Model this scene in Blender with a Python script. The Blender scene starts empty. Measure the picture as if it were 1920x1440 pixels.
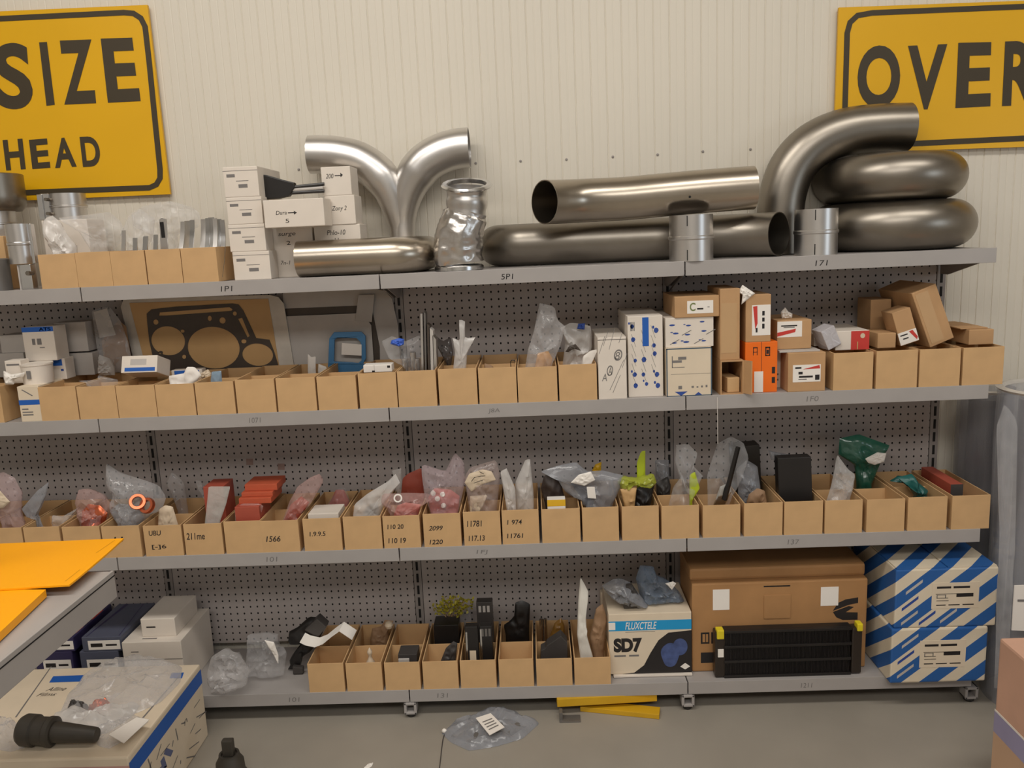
import bpy, bmesh, math, random
from mathutils import Vector, Matrix, Euler, noise as mn
R = math.radians
V = Vector
scene = bpy.context.scene
COL = scene.collection

# ------------------------------------------------------------------ camera
CAM = V((1.5028, -3.0813, 1.7043)); FOC = 1550.1
_rx, _ry, _rz = -.1776, -.0447, -.0303
_f = V((math.sin(_rz)*math.cos(_rx), math.cos(_rz)*math.cos(_rx), math.sin(_rx)))
_r0 = V((math.cos(_rz), -math.sin(_rz), 0)); _u0 = _r0.cross(_f)
_r = _r0*math.cos(_ry) + _u0*math.sin(_ry)
_u = -_r0*math.sin(_ry) + _u0*math.cos(_ry)
cd = bpy.data.cameras.new('camera'); co = bpy.data.objects.new('camera', cd); COL.objects.link(co)
co.matrix_world = Matrix(((_r.x, _u.x, -_f.x, CAM.x), (_r.y, _u.y, -_f.y, CAM.y), (_r.z, _u.z, -_f.z, CAM.z), (0, 0, 0, 1)))
cd.sensor_fit = 'HORIZONTAL'; cd.sensor_width = 36; cd.lens = 36*FOC/1920; cd.clip_start = .02
scene.camera = co

def ray(px, py): return _f + _r*((px-960)/FOC) + _u*((720-py)/FOC)
def W(px, py, Y):            # the point of the photograph's ray at depth y = Y
    d = ray(px, py); return CAM + d*((Y-CAM.y)/d.y)
def G(px, py, Z=0):          # ... at height z = Z
    d = ray(px, py); return CAM + d*((Z-CAM.z)/d.z)

# ------------------------------------------------------------------ materials
def lin(c):
    def g(v):
        v /= 255
        return v/12.92 if v <= .04045 else ((v+.055)/1.055)**2.4
    return (g(c[0]), g(c[1]), g(c[2]), 1)
MATS = {}
def mat(name, rgb, rough=.6, metal=0, var=.06, scale=18, bump=0, spec=.5, coat=0, stretch=None):
    if name in MATS: return MATS[name]
    m = bpy.data.materials.new(name); m.use_nodes = True; nt = m.node_tree; b = nt.nodes['Principled BSDF']
    b.inputs['Roughness'].default_value = rough; b.inputs['Metallic'].default_value = metal
    b.inputs['Specular IOR Level'].default_value = spec; b.inputs['Coat Weight'].default_value = coat
    c = lin(rgb)
    if var or bump:
        tc = nt.nodes.new('ShaderNodeTexCoord'); n = nt.nodes.new('ShaderNodeTexNoise')
        n.inputs['Scale'].default_value = scale; n.inputs['Detail'].default_value = 5
        if stretch:
            mp = nt.nodes.new('ShaderNodeMapping'); mp.inputs['Scale'].default_value = stretch
            nt.links.new(tc.outputs['Object'], mp.inputs['Vector']); nt.links.new(mp.outputs['Vector'], n.inputs['Vector'])
        else: nt.links.new(tc.outputs['Object'], n.inputs['Vector'])
        rp = nt.nodes.new('ShaderNodeValToRGB')
        rp.color_ramp.elements[0].position = .3; rp.color_ramp.elements[1].position = .7
        rp.color_ramp.elements[0].color = tuple(v*(1-var*1.6) for v in c[:3])+(1,)
        rp.color_ramp.elements[1].color = tuple(min(1, v*(1+var)) for v in c[:3])+(1,)
        nt.links.new(n.outputs['Fac'], rp.inputs['Fac']); nt.links.new(rp.outputs['Color'], b.inputs['Base Color'])
        if bump:
            bp = nt.nodes.new('ShaderNodeBump'); bp.inputs['Strength'].default_value = bump; bp.inputs['Distance'].default_value = .004
            nt.links.new(n.outputs['Fac'], bp.inputs['Height']); nt.links.new(bp.outputs['Normal'], b.inputs['Normal'])
    else: b.inputs['Base Color'].default_value = c
    MATS[name] = m; return m

def film(name, rgb, op, rough=.16, edge=.3, scale=30, var=.12, stretch=None):
    """thin plastic film: see-through, denser at grazing angles and in creases"""
    m = bpy.data.materials.new(name); m.use_nodes = True; nt = m.node_tree; L = nt.links.new
    out = nt.nodes['Material Output']; b = nt.nodes['Principled BSDF']
    b.inputs['Base Color'].default_value = lin(rgb); b.inputs['Roughness'].default_value = rough
    b.inputs['Specular IOR Level'].default_value = 1.0
    tr = nt.nodes.new('ShaderNodeBsdfTransparent'); mx = nt.nodes.new('ShaderNodeMixShader')
    tr.inputs['Color'].default_value = tuple(.86+.14*v for v in lin(rgb)[:3])+(1,)
    lw = nt.nodes.new('ShaderNodeLayerWeight'); lw.inputs['Blend'].default_value = .35
    tc = nt.nodes.new('ShaderNodeTexCoord'); n = nt.nodes.new('ShaderNodeTexNoise'); n.inputs['Scale'].default_value = scale
    n.inputs['Detail'].default_value = 2; n.inputs['Distortion'].default_value = 1.6
    if stretch:
        mp = nt.nodes.new('ShaderNodeMapping'); mp.inputs['Scale'].default_value = stretch
        L(tc.outputs['Object'], mp.inputs['Vector']); L(mp.outputs['Vector'], n.inputs['Vector'])
    else: L(tc.outputs['Object'], n.inputs['Vector'])
    a = nt.nodes.new('ShaderNodeMath'); a.operation = 'MULTIPLY_ADD'; a.inputs[1].default_value = edge; a.inputs[2].default_value = op-var*.5
    c = nt.nodes.new('ShaderNodeMath'); c.operation = 'MULTIPLY_ADD'; c.inputs[1].default_value = var; c.use_clamp = True
    L(lw.outputs['Facing'], a.inputs[0]); L(n.outputs['Fac'], c.inputs[0]); L(a.outputs[0], c.inputs[2])
    bp = nt.nodes.new('ShaderNodeBump'); bp.inputs['Strength'].default_value = .35; bp.inputs['Distance'].default_value = .006
    L(n.outputs['Fac'], bp.inputs['Height']); L(bp.outputs['Normal'], b.inputs['Normal'])
    L(c.outputs[0], mx.inputs['Fac']); L(tr.outputs[0], mx.inputs[1]); L(b.outputs[0], mx.inputs[2]); L(mx.outputs[0], out.inputs['Surface'])
    MATS[name] = m; return m

def coords(nt):
    tc = nt.nodes.new('ShaderNodeTexCoord'); s = nt.nodes.new('ShaderNodeSeparateXYZ')
    nt.links.new(tc.outputs['Object'], s.inputs[0]); return s
def math_(nt, op, a, b=None, c=None, clamp=False):
    n = nt.nodes.new('ShaderNodeMath'); n.operation = op; n.use_clamp = clamp
    for i, v in enumerate((a, b, c)):
        if v is None: continue
        if isinstance(v, (int, float)): n.inputs[i].default_value = v
        else: nt.links.new(v, n.inputs[i])
    return n.outputs[0]

def mat_pegboard():
    m = mat('pegboard grey paint', (176, 167, 163), .5, 0, .04, 6); nt = m.node_tree; b = nt.nodes['Principled BSDF']
    s = coords(nt); P = .0277
    fx = math_(nt, 'SUBTRACT', math_(nt, 'FRACT', math_(nt, 'DIVIDE', s.outputs['X'], P)), .5)
    fz = math_(nt, 'SUBTRACT', math_(nt, 'FRACT', math_(nt, 'DIVIDE', s.outputs['Z'], P)), .5)
    d = math_(nt, 'SQRT', math_(nt, 'ADD', math_(nt, 'MULTIPLY', fx, fx), math_(nt, 'MULTIPLY', math_(nt, 'MULTIPLY', fz, fz), .6)))
    hole = math_(nt, 'LESS_THAN', d, .118)
    mx = nt.nodes.new('ShaderNodeMix'); mx.data_type = 'RGBA'
    old = b.inputs['Base Color'].links[0].from_socket
    nt.links.new(hole, mx.inputs[0]); nt.links.new(old, mx.inputs[6]); mx.inputs[7].default_value = (.006, .005, .005, 1)
    nt.links.new(mx.outputs[2], b.inputs['Base Color'])
    nt.links.new(math_(nt, 'MULTIPLY_ADD', hole, .45, .5), b.inputs['Roughness'])
    return m
def mat_stripes():
    m = mat('blue and white striped carton', (222, 208, 184), .55, 0, .04, 9); nt = m.node_tree; b = nt.nodes['Principled BSDF']
    s = coords(nt)
    q = math_(nt, 'SUBTRACT', math_(nt, 'MULTIPLY', s.outputs['Z'], 1.25), math_(nt, 'ADD', s.outputs['X'], math_(nt, 'MULTIPLY', s.outputs['Y'], -.9)))
    fr = math_(nt, 'FRACT', math_(nt, 'DIVIDE', q, .128))
    st = math_(nt, 'LESS_THAN', fr, .52)
    mx = nt.nodes.new('ShaderNodeMix'); mx.data_type = 'RGBA'
    old = b.inputs['Base Color'].links[0].from_socket
    nt.links.new(st, mx.inputs[0]); nt.links.new(old, mx.inputs[6]); mx.inputs[7].default_value = lin((38, 92, 158))
    nt.links.new(mx.outputs[2], b.inputs['Base Color']); return m

M_WALL = mat('cream painted wall panel', (221, 214, 200), .42, 0, .02, 1.2)
M_FLOOR = mat('grey painted concrete floor', (152, 145, 134), .45, 0, .06, 3)
M_CEIL = mat('white ceiling sheet', (205, 200, 190), .8, 0, 0)
M_SHELF = mat('light grey shelf paint', (166, 161, 158), .4, 0, .03, 8)
M_PEG = mat_pegboard()
M_UPR = mat('grey upright paint', (150, 143, 139), .45, 0, .03, 8)
M_DARK = mat('dark recess', (22, 20, 20), .8, 0, 0)
M_CARD = mat('bin cardboard', (204, 166, 119), .75, 0, .05, 14)
M_CARD2 = mat('brown carton board', (190, 150, 107), .75, 0, .07, 11)
M_CARD3 = mat('dark brown carton board', (172, 128, 82), .7, 0, .08, 7)
M_TAPE = mat('packing tape', (196, 160, 118), .25, 0, .03, 9)
M_WHITE = mat('white carton board', (224, 214, 202), .6, 0, .03, 10)
M_CREAM = mat('cream carton board', (222, 206, 182), .6, 0, .03, 10)
M_GREYW = mat('grey white board', (188, 182, 176), .6, 0, .06, 9)
M_PAPER = mat('white paper label', (238, 232, 224), .55, 0, 0)
M_INK = mat('black ink', (34, 30, 30), .6, 0, 0)
M_GINK = mat('grey ink', (120, 116, 114), .6, 0, 0)
M_BINK = mat('blue ink', (44, 74, 150), .55, 0, 0)
M_BLUE = mat('blue print', (30, 92, 178), .5, 0, 0)
M_CYAN = mat('cyan print', (30, 150, 205), .5, 0, 0)
M_REDP = mat('red print', (200, 60, 52), .5, 0, 0)
M_STEEL = mat('dark mild steel tube', (150, 143, 133), .36, 1, .12, 5, .04)
M_STEEL2 = mat('polished steel tube', (182, 172, 158), .28, 1, .10, 4, .03)
M_ALUM = mat('aluminised steel tube', (214, 211, 208), .34, 1, .06, 6, .03)
M_CHROME = mat('bright zinc', (214, 214, 214), .2, 1, .05, 10)
M_FOIL = mat('crumpled foil', (208, 204, 200), .3, 1, .05, 22, .5)
M_YELLOW = mat('sign yellow', (228, 174, 12), .4, 0, .02, 3)
M_SIGNBLK = mat('sign black', (62, 52, 34), .55, 0, 0)
M_ORANGE = mat('orange sheet', (255, 172, 0), .45, 0, .01, 3)
M_ORBOX = mat('orange box', (240, 112, 18), .5, 0, .02, 9)
M_BLACK = mat('black plastic', (30, 27, 26), .4, 0, .1, 12)
M_DGREY = mat('dark grey plastic', (66, 62, 60), .45, 0, .1, 12)
M_MGREY = mat('grey metal', (112, 108, 104), .4, .3, .08, 12)
M_RUBBER = mat('dark rubber', (62, 57, 50), .5, 0, .12, 16, .1)
M_RED = mat('red carton', (172, 80, 62), .5, 0, .06, 12)
M_PINK = mat('pink plastic', (205, 120, 110), .4, 0, .08, 30)
M_COPPER = mat('copper', (222, 120, 84), .28, .85, .06, 12)
M_BEIGE = mat('beige part', (215, 196, 170), .55, 0, .06, 16)
M_TAN = mat('tan board', (200, 160, 108), .6, 0, .06, 6)
M_GASK = mat('dark gasket', (70, 60, 52), .5, 0, .08, 16)
M_LBLUE = mat('pale blue plastic', (72, 130, 178), .4, 0, .05, 16)
M_NAVY = mat('navy carton', (52, 46, 84), .5, 0, .06, 12)
M_SLATE = mat('slate blue carton', (84, 88, 106), .5, 0, .06, 12)
M_LIME = mat('yellow green plastic', (176, 190, 40), .4, 0, .05, 16)
M_YEL2 = mat('yellow plastic', (226, 178, 40), .4, 0, .04, 16)
M_GREEN = mat('green sheet plastic', (40, 92, 74), .35, 0, .12, 16)
M_TEAL = mat('teal plastic', (30, 92, 88), .35, 0, .12, 16)
M_SAFETY = mat('yellow painted bar', (206, 160, 30), .45, 0, .05, 12)
M_BROWNP = mat('brown paper', (150, 118, 88), .65, 0, .08, 16, .2)
M_LAV = mat('lavender tape', (158, 152, 186), .3, 0, .03, 9)
M_SALMON = mat('salmon board', (212, 168, 144), .6, 0, .06, 7)
M_STRIPE = mat_stripes()
M_CLEAR = film('clear film', (240, 240, 242), .10, .12, .26, 14, .2)
M_CLEAR2 = film('denser clear film', (232, 230, 230), .2, .14, .3, 13, .24)
M_FROST = film('frosted film', (236, 232, 228), .45, .24, .3, 12, .24)
M_GREYF = film('grey film', (172, 174, 180), .42, .2, .3, 12, .2)
M_BLUEF = film('bluish film', (140, 156, 176), .42, .2, .3, 12, .2)
M_PINKF = film('pink film', (232, 196, 190), .2, .16, .3, 13, .2)
M_LIMEF = film('yellow green film', (196, 204, 76), .5, .22)
M_WRAP = film('stretch film', (206, 208, 216), .14, .07, .4, 14, .42, (1, 1, .07))
M_WRAP2 = film('grey stretch film', (190, 190, 196), .18, .08, .3, 16, .34, (1, 1, .06))

# ------------------------------------------------------------------ mesh building
class MB:
    def __init__(s): s.v = []; s.f = []
    def add(s, vs, fs):
        b = len(s.v); s.v += [V(p) for p in vs]; s.f += [tuple(b+i for i in f) for f in fs]; return s
    def box(s, x0, x1, y0, y1, z0, z1, M=None):
        vs = [V((x, y, z)) for z in (z0, z1) for y in (y0, y1) for x in (x0, x1)]
        if M: vs = [M @ p for p in vs]
        return s.add(vs, [(0, 2, 3, 1), (4, 5, 7, 6), (0, 1, 5, 4), (2, 6, 7, 3), (0, 4, 6, 2), (1, 3, 7, 5)])
    def prism(s, poly, off):
        n = len(poly); off = V(off); a = [V(p) for p in poly]
        nrm = sum(((a[i]-a[0]).cross(a[(i+1) % n]-a[0]) for i in range(n)), V())
        if nrm.dot(off) > 0: a.reverse()
        fs = [tuple(range(n)), tuple(range(2*n-1, n-1, -1))] + [((i+1) % n, i, n+i, n+(i+1) % n) for i in range(n)]
        return s.add(a+[p+off for p in a], fs)
    def tube(s, pts, rad, n=28, wall=0, sq=1.0):
        pts = [V(p) for p in pts]; k = len(pts)
        if not hasattr(rad, '__len__'): rad = [rad]*k
        T = [(pts[min(i+1, k-1)]-pts[max(i-1, 0)]).normalized() for i in range(k)]
        up = V((0, 0, 1)) if abs(T[0].z) < .9 else V((0, 1, 0))
        N = (up-T[0]*up.dot(T[0])).normalized(); rings = []; inner = []
        for i in range(k):
            N = (N-T[i]*N.dot(T[i])).normalized(); B = T[i].cross(N)
            for lst, r in ((rings, rad[i]), (inner, rad[i]-wall)):
                lst.append([pts[i]+(N*math.cos(a)*sq+B*math.sin(a))*r for a in (2*math.pi*j/n for j in range(n))])
        fs = []
        vs = [p for g in rings for p in g]
        for i in range(k-1):
            for j in range(n):
                a, b = i*n+j, i*n+(j+1) % n; fs.append((a, b, b+n, a+n))
        if wall:
            o = len(vs); vs += [p for g in inner for p in g]
            for i in range(k-1):
                for j in range(n):
                    a, b = o+i*n+j, o+i*n+(j+1) % n; fs.append((b, a, a+n, b+n))
            e = (k-1)*n
            for j in range(n):
                j2 = (j+1) % n
                fs.append((j2, j, o+j, o+j2)); fs.append((e+j, e+j2, o+e+j2, o+e+j))
        else:
            fs.append(tuple(range(n-1, -1, -1))); fs.append(tuple((k-1)*n+j for j in range(n)))
        return s.add(vs, fs)
    def lathe(s, prof, c=(0, 0, 0), ax=(0, 0, 1), n=32):
        ax = V(ax).normalized(); c = V(c)
        e1 = ax.orthogonal().normalized(); e2 = ax.cross(e1)
        vs = []; fs = []; k = len(prof)
        for r, h in prof:
            vs += [c+ax*h+(e1*math.cos(a)+e2*math.sin(a))*max(r, 1e-5) for a in (2*math.pi*j/n for j in range(n))]
        for i in range(k-1):
            for j in range(n):
                a, b = i*n+j, i*n+(j+1) % n; fs.append((a, b, b+n, a+n))
        if prof[0] != prof[-1]:
            fs.append(tuple(range(n-1, -1, -1))); fs.append(tuple((k-1)*n+j for j in range(n)))
        return s.add(vs, fs)
    def ribbon(s, pts, w, fr, h=.0007, closed=False):
        """flat stroke along 2-D points of frame fr"""
        n = len(pts); L = []; Rr = []
        P = [V((p[0], p[1], 0)) for p in pts]
        for i in range(n):
            a = P[i-1] if (i or closed) else P[i]; b = P[(i+1) % n] if (i < n-1 or closed) else P[i]
            d1 = (P[i]-a); d2 = (b-P[i])
            if d1.length < 1e-9: d1 = d2
            if d2.length < 1e-9: d2 = d1
            d1.normalize(); d2.normalize(); t = (d1+d2)
            if t.length < .2: t = d1.copy()
            t.normalize(); nn = V((-t.y, t.x, 0)); k = w/2/max(.45, nn.dot(V((-d1.y, d1.x, 0))))
            L.append(P[i]+nn*k); Rr.append(P[i]-nn*k)
        b = len(s.v)
        s.v += [fr.pt(p.x, p.y, h) for p in L]+[fr.pt(p.x, p.y, h) for p in Rr]
        for i in range(n if closed else n-1):
            j = (i+1) % n; s.f.append((b+n+i, b+n+j, b+j, b+i))
        return s

class Fr:
    def __init__(s, o, u, v, n, w=1, h=1): s.o, s.u, s.v, s.n, s.w, s.h = V(o), V(u), V(v), V(n), w, h
    def pt(s, a, b, h=0): return s.o+s.u*a+s.v*b+s.n*h
    def fpt(s, a, b, h=0): return s.pt(a*s.w, b*s.h, h)

GLY = {}
def glyphs(text, bold=0.0, shear=0.0):
    key = (text, bold, shear)
    if key not in GLY:
        cu = bpy.data.curves.new('lettering', 'FONT'); cu.body = text; cu.offset = bold; cu.shear = shear; cu.resolution_u = 6
        cu.fill_mode = 'FRONT'
        ob = bpy.data.objects.new('lettering', cu); me = bpy.data.meshes.new_from_object(ob)
        vs = [v.co.copy() for v in me.vertices]; fs = [tuple(p.vertices) for p in me.polygons]
        bpy.data.objects.remove(ob); bpy.data.curves.remove(cu); bpy.data.meshes.remove(me)
        x0 = min(v.x for v in vs); x1 = max(v.x for v in vs); y0 = min(v.y for v in vs); y1 = max(v.y for v in vs)
        GLY[key] = ([((v.x-x0)/(x1-x0), (v.y-y0)/max(1e-6, y1-y0)) for v in vs], fs)
    return GLY[key]

MX = {}; DIM = {}
def obj(name, mb, m, parent=None, loc=(0, 0, 0), rot=(0, 0, 0), world=False, smooth=False, bev=0, ang=40):
    me = bpy.data.meshes.new(name); o = bpy.data.objects.new(name, me); COL.objects.link(o)
    Mt = Matrix.Translation(V(loc)) @ Euler(rot).to_matrix().to_4x4()
    vs = mb.v
    if parent is not None:
        o.parent = parent; Mt = MX[parent.name] if not world else MX[parent.name]
        if world: inv = MX[parent.name].inverted(); vs = [inv @ p for p in vs]
    else:
        o.location = V(loc); o.rotation_euler = Euler(rot)
        if world: inv = Mt.inverted(); vs = [inv @ p for p in vs]
    MX[o.name] = Mt
    me.from_pydata([tuple(p) for p in vs], [], mb.f); me.validate()
    if bev:
        bm = bmesh.new(); bm.from_mesh(me)
        es = [e for e in bm.edges if len(e.link_faces) == 2 and e.calc_face_angle(0) > .6]
        bmesh.ops.bevel(bm, geom=es, offset=bev, segments=2, affect='EDGES', profile=.6, clamp_overlap=True)
        bm.to_mesh(me); bm.free()
    me.materials.append(m)
    if smooth:
        me.polygons.foreach_set('use_smooth', [True]*len(me.polygons)); me.set_sharp_from_angle(angle=R(ang))
    return o
def empty(name, loc=(0, 0, 0), rot=(0, 0, 0)):
    o = bpy.data.objects.new(name, None); COL.objects.link(o); o.location = V(loc); o.rotation_euler = Euler(rot)
    o.empty_display_size = .05
    MX[o.name] = Matrix.Translation(V(loc)) @ Euler(rot).to_matrix().to_4x4(); return o
def tag(o, label, cat, group=None):
    o['label'] = label; o['category'] = cat
    if group: o['group'] = group
    return o
def structure(name, mb, m, **k):
    o = obj(name, mb, m, **k); o['kind'] = 'structure'; return o

# faces of a box-like thing (local frame: x across, y into depth, base on z = 0, front at y = 0)
def face(o, side):
    w, d, h = DIM[o.name]
    return {'front': Fr((-w/2, 0, 0), (1, 0, 0), (0, 0, 1), (0, -1, 0), w, h),
            'right': Fr((w/2, 0, 0), (0, 1, 0), (0, 0, 1), (1, 0, 0), d, h),
            'left': Fr((-w/2, d, 0), (0, -1, 0), (0, 0, 1), (-1, 0, 0), d, h),
            'top': Fr((-w/2, 0, h), (1, 0, 0), (0, 1, 0), (0, 0, 1), w, d)}[side]
def panel(o, fr, rect, m, name='label', th=.0006, poly=None):
    a0, b0, a1, b1 = rect or (0, 0, 1, 1)
    ps = [fr.fpt(a, b) for a, b in (poly or ((a0, b0), (a1, b0), (a1, b1), (a0, b1)))]
    c = obj(name, MB().prism(ps, fr.n*th), m, o)
    return c, Fr(fr.fpt(a0, b0, th), fr.u, fr.v, fr.n, (a1-a0)*fr.w, (b1-b0)*fr.h)
def ink(o, fr, items, m, name='print', h=.0004):
    mb = MB()
    for it in items:
        if isinstance(it[0], str):
            vs, fs = glyphs(it[0], it[5] if len(it) > 5 else .0, it[6] if len(it) > 6 else 0)
            a0, b0, a1, b1 = it[1:5]
            mb.add([fr.fpt(a0+(a1-a0)*x, b0+(b1-b0)*y, h) for x, y in vs], fs)
        elif isinstance(it[0], tuple):
            mb.add([fr.fpt(a, b, h) for a, b in it], [tuple(range(len(it)))])
        else:
            a0, b0, a1, b1 = it
            mb.add([fr.fpt(a, b, h) for a, b in ((a0, b0), (a1, b0), (a1, b1), (a0, b1))], [(0, 1, 2, 3)])
    return obj(name, mb, m, o)
def stick_label(o, side, rect, red=None, lines=None, text=None, parent_name='label'):
    fr = face(o, side) if isinstance(side, str) else side
    c, f2 = panel(o, fr, rect, M_PAPER, parent_name)
    its = list(lines or [(.1, .62, .7, .7), (.1, .42, .85, .48), (.1, .24, .6, .3)])
    if text: its.append(text)
    ink(c, f2, its, M_INK, 'print')
    if red: ink(c, f2, [red], M_REDP, 'red_mark')
    return c, f2

def box_(name, label, cat, x0, x1, y, d, z, h, m, rot=(0, 0, 0), group=None, bev=.0025):
    w = x1-x0
    o = obj(name, MB().box(-w/2, w/2, 0, d, 0, h), m, None, ((x0+x1)/2, y, z), rot, bev=min(bev, w*.2, h*.2))
    DIM[o.name] = (w, d, h)
    return tag(o, label, cat, group)
def carton(label, px0, px1, pyb, pyt, Y, d, z, m=None, rot=(0, 0, 0), name='carton', cat='box', group=None, bev=.0025):
    """a box whose front face shows between px0..px1 and up to pyt, standing at height z (None: at pyb)"""
    a, b = W(px0, pyb, Y), W(px1, pyb, Y)
    if z is None: z = (a.z+b.z)/2
    h = W((px0+px1)/2, pyt, Y).z-z
    o = box_(name, label, cat, a.x, b.x, Y, d, z, max(h, .004), m or M_CARD2, rot, group, bev)
    return o
def top(o): return o.location.z+DIM[o.name][2]

def catmull(pts, n=6):
    pts = [V(p) for p in pts]; out = []
    for i in range(len(pts)-1):
        p0, p1, p2, p3 = pts[max(i-1, 0)], pts[i], pts[i+1], pts[min(i+2, len(pts)-1)]
        for k in range(n):
            t = k/n
            out.append(.5*((2*p1)+(p2-p0)*t+(2*p0-5*p1+4*p2-p3)*t*t+(3*p1-p0-3*p2+p3)*t**3))
    out.append(pts[-1]); return out
def arc(c, e1, e2, r, a0, a1, n=14):
    c, e1, e2 = V(c), V(e1), V(e2)
    return [c+(e1*math.cos(R(a0+(a1-a0)*i/n))+e2*math.sin(R(a0+(a1-a0)*i/n)))*r for i in range(n+1)]

def resample(pts, n):
    L = [0]
    for i in range(len(pts)): L.append(L[-1]+(pts[(i+1) % len(pts)]-pts[i]).length)
    out = []; k = 0
    for j in range(n):
        d = L[-1]*j/n
        while L[k+1] < d: k += 1
        t = (d-L[k])/max(1e-9, L[k+1]-L[k]); out.append(pts[k].lerp(pts[(k+1) % len(pts)], t))
    return out
_seed = [0]
def lump_mesh(ol, nrm, th, back=1.0, wr=1.0, n=52, rings=11, cuff=0):
    """a closed crumpled body: outline ol (3-D, coplanar), bulging th to either side along nrm"""
    _seed[0] += 1; sd = V((_seed[0]*7.31, _seed[0]*3.7, _seed[0]*1.9))
    nrm = V(nrm).normalized()
    A = 0; c = V()
    for i in range(1, len(ol)-1):
        cr = (ol[i]-ol[0]).cross(ol[i+1]-ol[0]).dot(nrm); A += cr; c += (ol[0]+ol[i]+ol[i+1])/3*cr
    c = c/A if abs(A) > 1e-12 else sum(ol, V())/len(ol)
    ol = resample(ol, n)
    if A < 0: ol.reverse()
    size = max((p-c).length for p in ol); mb = MB(); fq = 2.4/size
    sides = []
    for sgn, amt in ((1, th), (-1, th*back)):
        idx = []
        for i in range(rings):
            t = i/(rings-1); row = []
            for j, p in enumerate(ol):
                q = c+(p-c)*t
                a = mn.noise((q+sd)*fq); b = abs(mn.noise((q+sd)*fq*1.5+V((0, 0, sgn*5)))); e = mn.noise((q-sd)*fq*3.6)
                prof = math.sqrt(max(0, 1-t**2.6))
                vd = mn.voronoi((q+sd)*fq*1.25+nrm*(sgn*3))[0]; vd2 = mn.voronoi((q-sd)*fq*2.7+nrm*(sgn*4))[0]
                fold = (.55-min(1.1, (vd[1]-vd[0])*1.5))*.55+(.45-min(1, (vd2[1]-vd2[0])*1.6))*.22
                hgt = amt*prof*(.62+.42*a*wr)+amt*fold*wr*prof
                tang = (p-c).normalized()*(mn.noise((q+sd*2)*fq*2)*.05*size*wr*t*(1-t)*4)
                row.append(len(mb.v)); mb.v.append(q+tang+nrm*(sgn*max(hgt, 0 if back == 0 else amt*.03*prof)))
                if i == 0: break
            idx.append(row)
        for i in range(rings-1):
            for j in range(n):
                j2 = (j+1) % n
                if i == 0: f = (idx[0][0], idx[1][j], idx[1][j2])
                else: f = (idx[i][j], idx[i+1][j], idx[i+1][j2], idx[i][j2])
                mb.f.append(f if sgn > 0 else tuple(reversed(f)))
        sides.append(idx)
    return mb
def lump(label, pts, Y, th, m, name='plastic_bag', cat='bag', bin_=None, z=None, group=None, wr=1.0, lean=0, n=52, smooth=True):
    """body from its outline in the photograph (clockwise from lower left), standing at depth Y; runs down to z or into its bin"""
    if bin_ and name != 'plastic_bag': th *= .55
    ol = [W(p[0], p[1], Y) for p in pts]
    if bin_:
        cx, zf, yf, w = BINS[bin_]; zz = zf+.012
        for p in ol:
            if p.z < RIM[bin_]+.008: p.x = min(max(p.x, cx-w/2+.016), cx+w/2-.016)
        x1 = min(max(ol[-1].x, cx-w*.3), cx+w*.38); x0 = max(min(ol[0].x, cx+w*.3), cx-w*.38)
        if x1-x0 < .02: x0, x1 = x0-.012, x1+.012
        ol += [V((x1, Y, zz)), V((x0, Y, zz))]
    elif z is not None:
        if min(p.z for p in ol) > z+.006:
            ol += [V((ol[-1].x, Y, z)), V((ol[0].x, Y, z))]
        else:
            for p in ol: p.z = max(p.z, z)
    mb = lump_mesh(ol, (0, -1, 0), th, 1.0, wr, n)
    if bin_:
        cx_, zf, yf, w = BINS[bin_]; dd = DEPTH[bin_]; nodiv = bin_ in NODIV; mid = yf+dd*.5
        y0, y1 = (yf+.005, yf+dd-.006) if nodiv else ((yf+.005, mid-.002) if Y < mid else (mid+.005, yf+dd-.006))
        for p in mb.v:
            if p.z < RIM[bin_]+.008:
                p.x = min(max(p.x, cx_-w/2+.0055), cx_+w/2-.0055); p.y = min(max(p.y, y0), y1); p.z = max(p.z, zf+.001)
    elif z is not None:
        for p in mb.v: p.z = max(p.z, z)
    zl = min(p.z for p in mb.v); cx = sum(p.x for p in ol)/len(ol)
    o = obj(name, mb, m, None, (cx, Y, zl), world=True, smooth=smooth, ang=42)
    if lean: o.rotation_euler.x = lean
    return tag(o, label, cat, group)
def flat_lump(label, pts, Z, th, m, name='plastic_bag', cat='bag', group=None, wr=1.0, n=60):
    ol = [G(p[0], p[1], Z) for p in pts]
    mb = lump_mesh(ol, (0, 0, 1), th, .02, wr, n)
    c = sum(ol, V())/len(ol)
    for p in mb.v: p.z = max(p.z, Z)
    o = obj(name, mb, m, None, (c.x, c.y, Z), world=True, smooth=True, ang=42)
    return tag(o, label, cat, group)
def plate(label, pts, Y, th, m, name, cat, group=None, z=None, bev=.0008):
    """flat upright sheet cut to an outline, th thick, front at y = Y"""
    ps = [W(p[0], p[1], Y) for p in pts]
    if z is not None:
        lo = sorted(ps, key=lambda p: p.z)[:2]
        for p in lo: p.z = z
    c = sum(ps, V())/len(ps); zl = min(p.z for p in ps)
    o = obj(name, MB().prism(ps, (0, th, 0)), m, None, (c.x, Y, zl), world=True, bev=bev)
    return tag(o, label, cat, group)
def adopt(child, parent):
    child.parent = parent; child.matrix_parent_inverse = MX[parent.name].inverted()
    for k in ('label', 'category', 'group'):
        if k in child: del child[k]
def newest(name):
    return max((o for o in COL.objects if o.name.split('.')[0] == name and o.parent is None), key=lambda o: o.name)
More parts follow.
